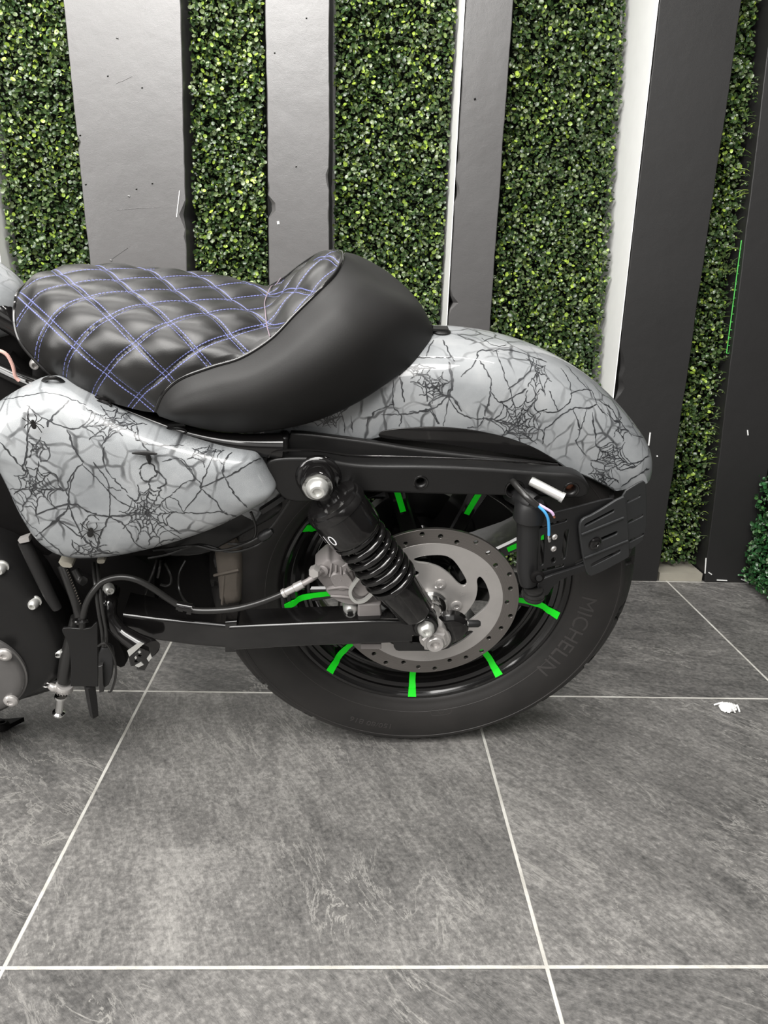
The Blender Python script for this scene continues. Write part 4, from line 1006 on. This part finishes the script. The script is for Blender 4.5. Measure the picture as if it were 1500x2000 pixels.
# ------------------------------------------------------------------ ink drawing: black strokes laid on the painted skin, part of the same mesh
from mathutils.bvhtree import BVHTree
q = NT('web_ink'); n_ = q.noise(q.coord(), 70, 4).outputs[0]
q.setb(Base_Color=q.ramp(n_, [(.35, (.014, .015, .017)), (.62, (.040, .042, .046)), (.75, (.12, .125, .13))]), Roughness=.45, Coat_Weight=.5, Coat_Roughness=.05); M['web_ink'] = q.m
def ink_on(obj, strokes, webs):
    me = obj.data; vs = [v.co.copy() for v in me.vertices]; fs = [tuple(p.vertices) for p in me.polygons]
    bvh = BVHTree.FromPolygons(vs, fs); cl = CAM-AX
    org = Vector((cl.dot(EU), cl.dot(EV), cl.dot(EW)))-CONTACT
    def hit(x, y):
        t = Vector(L3(x, y, 0))-CONTACT; d = (t-org).normalized(); h = bvh.ray_cast(org, d)
        return (h[0], h[1] if h[1].dot(d) < 0 else -h[1]) if h[0] is not None else None
    V, Fc = [], []
    def stroke(pts, w, jit=2.0):
        pts = [Vector((x+random.uniform(-jit, jit), y+random.uniform(-jit, jit), 0)) for x, y in pts]
        c, _ = catmull(pts, 9); c = [p+Vector((noise.noise(Vector((p.x*.13, p.y*.13, 1))), noise.noise(Vector((p.x*.13, p.y*.13, 9))), 0))*jit*1.6 for p in c]; H = [hit(p.x, p.y) for p in c]; ph = random.uniform(0, 9)
        prev = None
        for i, h in enumerate(H):
            if h is None: prev = None; continue
            a = H[max(i-1, 0)] or h; b = H[min(i+1, len(H)-1)] or h; t = b[0]-a[0]
            if t.length < 1e-7: continue
            sd = t.normalized().cross(h[1]).normalized(); e = min(1, (i+.6)/4, (len(H)-i-.4)/4)
            ww = w*(.5+.5*e)*(.78+.75*noise.noise(Vector((ph, i*.45, 0)))+(.9 if random.random() < .06 else 0)); k = len(V)
            V.append(h[0]+h[1]*.0003+sd*ww); V.append(h[0]+h[1]*.0003-sd*ww)
            if prev is not None and (V[prev]-V[k]).length < .02: Fc.append((prev, prev+1, k+1, k))
            prev = k
    for st in strokes: stroke(st, random.uniform(.0006, .0012))
    for (cx, cy), ends, nr in webs:
        ends = sorted(ends, key=lambda e: math.atan2(e[1]-cy, e[0]-cx))
        for ex, ey in ends: stroke([(cx, cy), (cx+(ex-cx)*.35+random.uniform(-2, 2), cy+(ey-cy)*.35+random.uniform(-2, 2)), (cx+(ex-cx)*.7, cy+(ey-cy)*.7), (ex, ey)], .0007, 2.5)
        for r in range(1, nr+1):
            f = (r/nr)**1.15*.78
            for a, b in zip(ends, ends[1:]+ends[:1]):
                da = math.atan2(b[1]-cy, b[0]-cx)-math.atan2(a[1]-cy, a[0]-cx); da %= 2*PI
                if da > 1.9 or random.random() < .1: continue
                g1, g2 = f*random.uniform(.92, 1.08), f*random.uniform(.92, 1.08)
                p1 = (cx+(a[0]-cx)*g1, cy+(a[1]-cy)*g1); p2 = (cx+(b[0]-cx)*g2, cy+(b[1]-cy)*g2)
                mx, my = (p1[0]+p2[0])/2, (p1[1]+p2[1])/2; k = random.uniform(.80, .92); mid = (cx+(mx-cx)*k, cy+(my-cy)*k)
                stroke([p1, mid, p2], random.uniform(.0004, .0008), 1.2)
    uvl = me.uv_layers[0]; uvs = [tuple(l.uv) for l in uvl.data]
    bm = bmesh.new(); bm.from_mesh(me); k0 = len(bm.verts)
    for p in V: bm.verts.new(p)
    bm.verts.ensure_lookup_table()
    for f in Fc:
        try: nf = bm.faces.new([bm.verts[k0+i] for i in f]); nf.material_index = 1; nf.smooth = True
        except ValueError: pass
    bm.to_mesh(me); bm.free(); me.materials.append(M['web_ink'])
def cr(L, sx, ox, oy): return [[(x/sx+ox, y/sx+oy) for x, y in l] for l in L]
def crw(W, sx, ox, oy): return [((c[0]/sx+ox, c[1]/sx+oy), [(x/sx+ox, y/sx+oy) for x, y in e], n) for c, e, n in W]
C1 = (2.401, 0, 484)
ink_on(cover, cr([[(385, 1010), (470, 1100), (560, 1190), (692, 1243)], [(385, 1010), (350, 940), (310, 850)], [(385, 1010), (330, 1080), (310, 1140), (180, 1130)],
 [(310, 1140), (330, 1200), (270, 1270), (170, 1350)], [(160, 1250), (330, 1200), (420, 1240), (515, 1262), (692, 1243)], [(350, 1060), (320, 1180), (380, 1340), (450, 1420)],
 [(270, 1270), (380, 1350), (460, 1420), (560, 1440)], [(515, 1262), (580, 1300), (640, 1390), (720, 1420)], [(480, 930), (490, 1030), (560, 1110), (600, 1150)],
 [(440, 1000), (500, 1090), (520, 1200), (515, 1262)], [(850, 990), (920, 1080), (940, 1130), (860, 1240)], [(940, 1130), (1000, 1100), (1100, 1060), (1180, 1010), (1250, 980)],
 [(940, 1130), (1010, 1180), (1050, 1240), (1130, 1260), (1190, 1220)], [(1050, 1080), (1090, 1150), (1160, 1220)], [(860, 1240), (960, 1240), (1060, 1230)], [(800, 1160), (870, 1100), (910, 1080), (850, 990), (760, 1000)],
 [(860, 1240), (830, 1180), (800, 1165)], [(1010, 950), (960, 1060), (940, 1130)], [(850, 1365), (740, 1290), (692, 1243)], [(850, 1365), (950, 1340), (1050, 1300), (1080, 1270)], [(640, 860), (640, 900), (720, 930), (860, 930)],
 [(130, 740), (130, 860), (120, 960), (100, 1040)], [(0, 905), (60, 980), (120, 1050)], [(0, 1110), (60, 1130), (180, 1130)], [(30, 1130), (80, 1200), (130, 1290), (190, 1340)], [(190, 1340), (260, 1400), (310, 1450)],
 [(0, 720), (120, 690), (250, 680), (400, 740)], [(130, 740), (200, 790), (320, 850), (400, 830)], [(250, 800), (220, 840), (240, 800), (330, 720)], [(190, 900), (230, 950), (220, 1000), (180, 990)], [(730, 1040), (780, 1100), (740, 1130)],
 [(650, 1040), (680, 1010), (720, 1020), (730, 1060), (700, 1090), (660, 1080), (650, 1040)], [(570, 1140), (500, 1120)], [(140, 1365), (200, 1368)], [(340, 1370), (350, 1410), (400, 1440)], [(380, 1320), (400, 1280), (430, 1250), (470, 1280)], [(200, 1060), (260, 1060), (270, 1120), (310, 1140)],
 [(640, 830), (660, 900), (700, 960)], [(1090, 950), (1050, 1010), (1050, 1080)], [(700, 1420), (760, 1380), (850, 1365)], [(460, 1420), (470, 1340), (515, 1262)]], *C1),
 crw([((692, 1243), [(700, 1085), (760, 1110), (800, 1165), (860, 1240), (850, 1340), (760, 1400), (700, 1400), (640, 1380), (580, 1310), (560, 1240), (590, 1160), (640, 1110)], 6),
 ((530, 815), [(400, 750), (470, 745), (545, 740), (610, 765), (690, 830), (640, 870), (570, 880), (480, 930), (420, 900), (330, 850)], 5),
 ((160, 1120), [(120, 1000), (180, 1010), (240, 1060), (310, 1140), (270, 1230), (180, 1290), (100, 1240), (60, 1150), (70, 1060)], 5),
 ((430, 1425), [(330, 1440), (350, 1380), (420, 1360), (500, 1390), (560, 1430), (430, 1455)], 3), ((960, 960), [(880, 990), (900, 940), (980, 925), (1060, 950), (1040, 1010), (960, 1030)], 3),
 ((165, 940), [(125, 880), (190, 890), (225, 940), (190, 1000), (120, 990)], 2)], *C1))
C2, C3 = (3., 800, 600), (3.333, 450, 460)
ink_on(fender, cr([[(0, 610), (120, 600), (220, 520), (240, 430), (240, 330)], [(120, 600), (160, 680)], [(220, 520), (300, 620), (420, 655), (440, 640)], [(300, 405), (380, 320), (410, 260), (520, 260)],
 [(410, 310), (470, 420), (480, 490), (540, 550), (690, 480)], [(510, 260), (540, 370), (580, 480), (600, 520)], [(480, 490), (460, 570), (440, 640)], [(790, 620), (870, 610), (940, 550), (950, 500), (1060, 490), (1090, 560), (1160, 640)],
 [(790, 720), (880, 640), (960, 600), (1040, 590), (1090, 560)], [(960, 600), (990, 720), (985, 800), (1040, 870)], [(1040, 590), (1010, 700), (990, 720)], [(1070, 620), (1080, 720), (1100, 820), (1190, 790)], [(790, 720), (770, 800)],
 [(920, 340), (980, 420), (1060, 490)], [(880, 360), (930, 420), (950, 500)], [(1160, 560), (1240, 680), (1300, 760)], [(1330, 930), (1390, 870), (1380, 780), (1290, 740)], [(1240, 1050), (1330, 990), (1410, 940)], [(1270, 920), (1340, 910), (1400, 870)],
 [(440, 655), (520, 660), (630, 690)], [(440, 655), (400, 690), (330, 700)], [(200, 190), (230, 260), (270, 320)], [(280, 150), (330, 180), (390, 200)], [(430, 190), (500, 230), (560, 230)], [(150, 190), (110, 240), (100, 300)], [(410, 260), (600, 250), (800, 320)],
 [(580, 480), (700, 380), (720, 300)], [(1100, 540), (1180, 600), (1230, 700)], [(870, 610), (840, 540), (810, 490)], [(1240, 960), (1330, 930)], [(0, 290), (120, 290), (250, 300)]], *C2)
 + cr([[(400, 1230), (500, 1190), (560, 1240)], [(500, 1190), (490, 1160)], [(620, 1100), (600, 1180), (650, 1240)], [(700, 1100), (740, 1200), (740, 1290)], [(790, 1180), (790, 1290)], [(1060, 930), (1060, 1100), (1110, 1180), (1100, 1240)],
 [(990, 1170), (1090, 1160), (1200, 1150), (1300, 1130)], [(1300, 1130), (1360, 1230)], [(1300, 1130), (1310, 1080), (1430, 1050), (1500, 1150)], [(1100, 880), (1120, 1000), (1140, 1080)], [(1270, 950), (1290, 1080)], [(1420, 820), (1430, 900), (1450, 960), (1420, 1050)], [(1430, 1050), (1380, 1230)], [(560, 1240), (700, 1170), (830, 1050)], [(880, 1240), (930, 1150), (1060, 1100)]], *C3),
 crw([((630, 690), [(430, 655), (540, 550), (600, 520), (690, 480), (760, 500), (800, 600), (790, 720), (740, 800), (640, 790), (540, 750)], 6), ((1185, 875), [(1095, 820), (1190, 780), (1260, 800), (1330, 930), (1240, 960), (1140, 950), (1060, 900)], 5),
 ((1130, 980), [(1060, 920), (1040, 980), (1060, 1040), (1110, 1080), (1180, 1070), (1225, 1030), (1200, 930)], 4), ((745, 370), [(680, 290), (740, 320), (800, 340), (830, 430), (800, 530), (740, 560), (690, 470)], 3),
 ((150, 470), [(0, 440), (40, 380), (120, 400), (200, 380), (240, 430), (230, 530), (130, 560), (60, 520)], 4), ((1225, 690), [(1160, 620), (1230, 640), (1290, 740), (1250, 790), (1190, 760)], 3)], *C2)
 + crw([((640, 1190), [(540, 1200), (600, 1130), (700, 1110), (740, 1180), (700, 1250), (600, 1250)], 4), ((1200, 870), [(1100, 880), (1150, 840), (1230, 830), (1340, 860), (1300, 930), (1180, 930)], 3)], *C3))
# edge strap above the cover, left
mb = MB(); px_tube(mb, [(78, 752, .10), (88, 742, .12), (100, 738, .125), (116, 741, .12), (130, 752, .11)], [.002, .0026, .0026, .0024, .002], n=8); mb.build('strap', 'black_satin', frame)
# tank tail
M['web_tank'] = web_mat('webbed_grey_finish_tank', [], 9.0, 5.1, .8)
V = []; UV = []; Fc = []; NA, NB = 30, 16
for i in range(NA+1):
    t = i/NA; c = P(52, 600, 0).lerp(P(-420, 430, 0), t); rad = (.020+.10*math.sqrt(min(1, t*1.1)), .018+.075*math.sqrt(t))
    for j in range(NB):
        a = 2*PI*j/NB; V.append(c+Vector((0, rad[1]*sin(a)-.02*t, rad[0]*cos(a)*.9))); UV.append((t*.4, a*.06))
for i in range(NA):
    for j in range(NB): Fc.append((i*NB+j, i*NB+(j+1) % NB, (i+1)*NB+(j+1) % NB, (i+1)*NB+j))
Fc += [tuple(range(NB)), tuple(NA*NB+j for j in range(NB))]
lab(mesh_object('fuel_tank', V, Fc, 'web_tank', bike, uv=UV), 'tail of the pale grey webbed fuel tank')
bolt('frame_bolt', P(71, 709, .060), (.1, 0, 1), .0070, .010, frame, 'steel')
mb = MB(); px_tube(mb, [(-20, 680, .07), (10, 690, .07), (24, 712, .07), (30, 735, .07), (38, 744, .07)], .0022, n=8); lab(mb.build('loose_wire', 'red', bike), 'pale red wire'); mb = MB(); px_tube(mb, [(105, 760, .10), (130, 766, .11), (148, 766, .10)], .0018, n=8); lab(mb.build('loose_wire', 'red', bike), 'short pale red wire under the saddle')

# ---- dark machinery behind: engine case, gearbox, oil tank, inner guard
mb = MB()
def blk(x0, y0, x1, y1, w0, w1, bev=.006): lump(mb, [(x0, y0), (x1, y0), (x1, y1), (x0, y1)], w0, w1, bev, 1)
blk(-420, 700, 130, 1160, -.12, .045); blk(-420, 1090, 210, 1330, -.12, .055); blk(40, 1080, 300, 1230, -.10, .045); blk(120, 790, 420, 1090, -.10, .075); blk(-420, 620, 60, 740, -.06, .02); blk(60, 690, 330, 830, -.08, .055)
eng = mb.build('engine_block', 'dark_metal', bike)
mb = MB()
lump(mb, [(300, 880), (520, 900), (530, 965), (560, 1000), (470, 1050), (400, 1090), (300, 1090)], -.03, .085, .006, 2)
mb.build('oil_tank', 'black_satin', bike)
# inner guard: dusty curved sheet between frame and tyre
mb = MB(); lump(mb, [(415, 1065), (470, 1060), (472, 1130), (470, 1195), (428, 1190), (424, 1140)], .055, .088, .012, 1); mb.build('inner_guard', 'grime', bike)
mb = MB(); px_tube(mb, [(418, 1124, .084), (440, 1119, .089), (466, 1113, .088)], .002, n=8); px_tube(mb, [(438, 1124, .087), (436, 1150, .087), (434, 1180, .086)], .002, n=8); mb.build('guard_rib', 'grime', bike)
mb = MB(); lump(mb, [(250, 1120), (420, 1070), (440, 1200), (300, 1215)], -.06, .0, .006, 1); mb.build('gearbox', 'dark_metal', bike)
# wiring loom under the cover
mb = MB()
for i, pts_ in enumerate([[(300, 1075, .09), (330, 1072, .10), (380, 1066, .11), (430, 1075, .11), (480, 1062, .11), (510, 1046, .112), (530, 1030, .112), (552, 1000, .112), (567, 975, .112), (570, 958, .11)],
    [(290, 1090, .08), (330, 1082, .09), (390, 1064, .10), (450, 1078, .105), (500, 1066, .105), (522, 1048, .108)],
    [(306, 1095, .08), (300, 1115, .09), (290, 1140, .09), (283, 1160, .08)], [(314, 1095, .08), (312, 1110, .09), (308, 1128, .09)],
    [(322, 1100, .08), (333, 1122, .09), (334, 1138, .09), (326, 1144, .09), (314, 1142, .085)],
    [(362, 1095, .06), (350, 1120, .07), (350, 1150, .08), (362, 1175, .1), (378, 1186, .12)], [(490, 1000, .11), (500, 1030, .11), (494, 1052, .108), (470, 1062, .10), (445, 1062, .1)]]):
    px_tube(mb, pts_, .0018, n=7)
loom = mb.build('wiring_loom', 'rubber_hose', bike)
mb = MB(); a, b = P(506, 1052, .114), P(532, 1036, .114); mb.lathe(a, b-a, [(0, .004), (.004, .007), (.014, .007), (.018, .005), ((b-a).length, .004)], 10); mb.build('connector', 'black_plastic', loom)
mb = MB(); lump(mb, [(506, 998), (552, 968), (558, 976), (512, 1006)], .105, .114, .002, 0); mb.build('fuse_strip', 'black_plastic', loom)

# ---- primary cover and derby cover at the left
pcx = P(-75, 1290, .12)
oc = [(-420, 1150), (-200, 1085), (-60, 1080), (10, 1105), (60, 1150), (100, 1210), (126, 1262), (130, 1310), (104, 1346), (60, 1366), (0, 1402), (-120, 1440), (-420, 1440)]
o3 = rounded([L3(x, y, .12)[:2] for x, y in oc], 2); ax3, ay3 = pcx.x-.06, pcx.y
V = []; n3 = len(o3)
pr3 = [(.93, .03), (1.0, .05), (1.0, .098), (.985, .108), (.95, .118), (.90, .124), (.80, .128), (.5, .130), (.1, .130)]
for k, w in pr3: V += [Vector((ax3+(p[0]-ax3)*k, ay3+(p[1]-ay3)*k, w)) for p in o3]
Fc = [(i*n3+j, i*n3+(j+1) % n3, (i+1)*n3+(j+1) % n3, (i+1)*n3+j) for i in range(len(pr3)-1) for j in range(n3)]+[tuple((len(pr3)-1)*n3+j for j in range(n3)), tuple(range(n3))]
prim = mesh_object('primary_cover', V, Fc, 'black_satin', bike)
dc = P(-58, 1316, .135); dr_ = (P(48, 1318, .135)-dc).length
mb = MB(); mb.lathe((dc.x, dc.y, .126), (0, 0, 1), [(0, dr_*1.03), (.006, dr_*1.03), (.007, dr_), (.012, dr_*.985), (.0155, dr_*.93), (.017, dr_*.8), (.018, dr_*.4), (.018, .002)], 72)
derby = mb.build('derby_cover', 'cover_alu', prim); lab(derby, 'round satin grey clutch cover')
for x, y in ((10, 1277), (22, 1367)): bolt('cover_screw', P(x, y, .142), (0, 0, 1), .0100, .006, prim, 'steel')
for x, y, w in ((4, 1106, .100), (68, 1174, .100), (118, 1268, .095)): bolt('case_bolt', P(x, y, w+.012), (0, 0, 1), .0072, .013, prim, 'zinc', washer=.009)
bolt('pivot_bolt', P(212, 1148, .110), (.5, .2, 1), .0075, .012, frame, 'zinc')

# flat stay, hoses, bracket, peg
mb = MB(); fr = wf(.118); px_tube(mb, [(48, 1058, .118), (70, 1105, .120), (96, 1160, .122), (112, 1188, .122)], [.0085, .0085, .0078, .0065], n=10)
mb.build('flat_stay', 'black_powder', bike)
mb = MB(); lump(mb, [(34, 1056), (56, 1048), (58, 1058), (38, 1062)], .118, .128, .002, 0); mb.build('stay_cap', 'steel', bike)
mb = MB(); px_tube(mb, [(122, 1104, .11), (136, 1140, .12), (150, 1180, .126), (158, 1215, .128)], .0068, n=16); hz = mb.build('vent_hose', 'rubber_hose', bike)
mb = MB(); 
for i in range(14):
    t = i/13; a = P(131+26*t, 1113+66*t, .1185+.009*t+.0062); mb.box(a, (.0028, .0007, .0003), Matrix.Rotation(.9, 3, 'Z'))
mb.build('hose_print', 'grime', hz, False)
mb = MB(); px_tube(mb, [(146, 1112, .11), (156, 1130, .115), (164, 1136, .12)], .006, n=10); mb.build('hose_stub', 'rubber_hose', bike)
mb = MB(); px_tube(mb, [(150, 1205, .11), (140, 1250, .115), (131, 1290, .118), (124, 1330, .12)], [.008, .0095, .0105, .009], n=18); dh = mb.build('drain_hose', 'rubber_hose', bike)
mb = MB(); a = P(127, 1336, .12); b = P(124, 1352, .12); mb.lathe(a, b-a, [(0, .0118), (.001, .0124), (.0095, .0124), (.0105, .0118)], 28)
for k in range(11): an = k*2*PI/22-.2; mb.box(a.lerp(b, .5)+Vector((.0125*sin(an-.9), 0, .0125*cos(an-.9))), (.0007, .007, .0005), Matrix.Rotation(an-.9, 3, 'Y'))
mb.tube([P(96, 1338, .122), P(104, 1343, .122), P(112, 1346, .122)], [.004, .0062, .0045], n=12, smooth=3)
mb.tube([P(90, 1338, .12)+Vector((.006*cos(t*PI/5), .004*sin(t*PI/5), 0)) for t in range(11)], .0008, n=6, smooth=2, cap=False)
mb.build('hose_clamp', 'steel', dh)
mb = MB(); a = P(119, 1358, .12); b = P(114, 1398, .12); L_ = (b-a).length
mb.lathe(a, b-a, [(0, .0085), (.003, .009), (.004, .0062), (L_*.78, .0058), (L_*.82, .0088), (L_*.9, .0088), (L_, .003)], 24); mb.build('drain_plug', 'chrome', dh)
fr = wf(.128)
br = px_plate('cable_bracket', fr, [(121, 1228), (126, 1222), (176, 1226), (190, 1210), (193, 1222), (193, 1334), (193, 1338), (188, 1338), (143, 1337), (139, 1337), (139, 1333), (140, 1290), (134, 1250)], [], .004, 'black_satin', bike, .001, rnd=1)
mb = MB(); rings = []
px_tube(mb, [(175, 1338, .126), (180, 1370, .126), (184, 1398, .126)], [.008, .0075, .0062], n=4, smooth=0); mb.build('rubber_peg', 'black_powder', br)
mb = MB(); mb.tube([P(158, 1212, .150)+Vector((.009*cos(t*PI/6), .0025*sin(t*PI/6), .006*sin(t*PI/6))) for t in range(13)], .0022, n=8, smooth=2, cap=False); mb.build('retaining_ring', 'black_gloss', br)
mb = MB()
for dx_ in (0, 8): px_tube(mb, [(182+dx_, 1100, .10), (186+dx_, 1140, .135), (192+dx_, 1190, .150), (199+dx_, 1230, .150), (202+dx_*.6, 1262, .150)], .0026, n=10)
cb2 = mb.build('twin_cable', 'rubber_hose', bike)
mb = MB(); lump(mb, [(193, 1268), (216, 1264), (222, 1290), (216, 1336), (196, 1350), (191, 1310)], .140, .152, .002, 1); mb.build('sensor_plug', 'black_plastic', cb2)
mb = MB(); lump(mb, [(192, 1302), (200, 1300), (202, 1352), (194, 1354)], .150, .160, .0015, 0); px_tube(mb, [(192, 1262, .156), (202, 1256, .158), (212, 1262, .156), (224, 1290, .152), (226, 1320, .150), (218, 1348, .150), (211, 1351, .150)], .0016, n=7); mb.build('cable_tie', 'rubber_hose', cb2)
# side stand with its foot
mb = MB()
px_tube(mb, [(222, 1150, .10), (212, 1178, .125), (214, 1205, .135), (234, 1232, .142), (262, 1252, .150), (284, 1266, .154), (290, 1272, .158)], [.009, .0115, .0105, .0105, .0125, .0165, .0175], n=24)
stand = mb.build('footrest_arm', 'black_gloss', bike)
mb = MB(); c = P(270, 1266, .168)
fq = Frame(P(272, 1272, .172), (.8, .6, .0), (-.5, .75, .45))
px_plate('footrest_tip', fq, [(250, 1276), (272, 1255), (290, 1262), (294, 1278), (282, 1300), (266, 1298), (268, 1290), (254, 1292)], [slot(fq.hit(263, 1281), fq.hit(266, 1283), .0012), slot(fq.hit(270, 1270), fq.hit(274, 1272), .0012)], .008, 'black_gloss', stand, .0015, rnd=0)
mb = MB()
for qd in ([(249, 1270), (272, 1254), (281, 1256), (253, 1281)], [(287, 1285), (294, 1275), (297, 1283), (291, 1291)], [(264, 1299), (276, 1292), (281, 1297), (271, 1302)], [(263, 1283), (266, 1280), (268, 1284), (265, 1286)], [(270, 1272), (274, 1270), (276, 1273), (272, 1275)]):
    mb.prism([P(x, y, .186) for x, y in qd], (0, 0, .0015))
mb.build('polished_edge', 'zinc', stand, False)
mb = MB(); lump(mb, [(206, 1218), (226, 1238), (250, 1290), (240, 1308), (222, 1300), (206, 1260)], .085, .110, .004, 1); mb.build('stand_lug', 'dark_metal', bike)
# side stand: leg from the frame down to the tiles, foot with bolt at the left edge of the picture
def loc_of(wp):
    d = Vector(wp)-AX; return Vector((d.dot(EU), d.dot(EV), d.dot(EW)))
mb = MB()
foot = loc_of((-.205, .452, .010))
mb.tube([P(-60, 1320, .06), loc_of((-.29, .50, .10)), foot], [.013, .012, .010], n=16, smooth=5)
ssd = mb.build('side_stand', 'black_satin', bike)
fp = [loc_of(p) for p in ((-.27, .462, .003), (-.215, .446, .003), (-.190, .466, .003), (-.174, .490, .003), (-.20, .484, .003), (-.27, .492, .003))]
up_l = Vector((0, cos(LEAN), -sin(LEAN)))
mb = MB(); mb.prism(fp, up_l*.008); mb.build('stand_foot', 'dark_metal', ssd, False)
bolt('stand_bolt', loc_of((-.196, .460, .008)), up_l, .011, .012, ssd, 'dark_metal')
# front wheel and the rest stand outside the picture; a short stub of the lower frame closes the engine bay
mb = MB(); mb.tube([P(-420, 1380, .05), P(-200, 1395, .05), P(0, 1360, .04), P(150, 1310, .04), P(235, 1235, .04)], .013, n=14, smooth=5); mb.build('lower_frame_tube', 'black_gloss', bike)
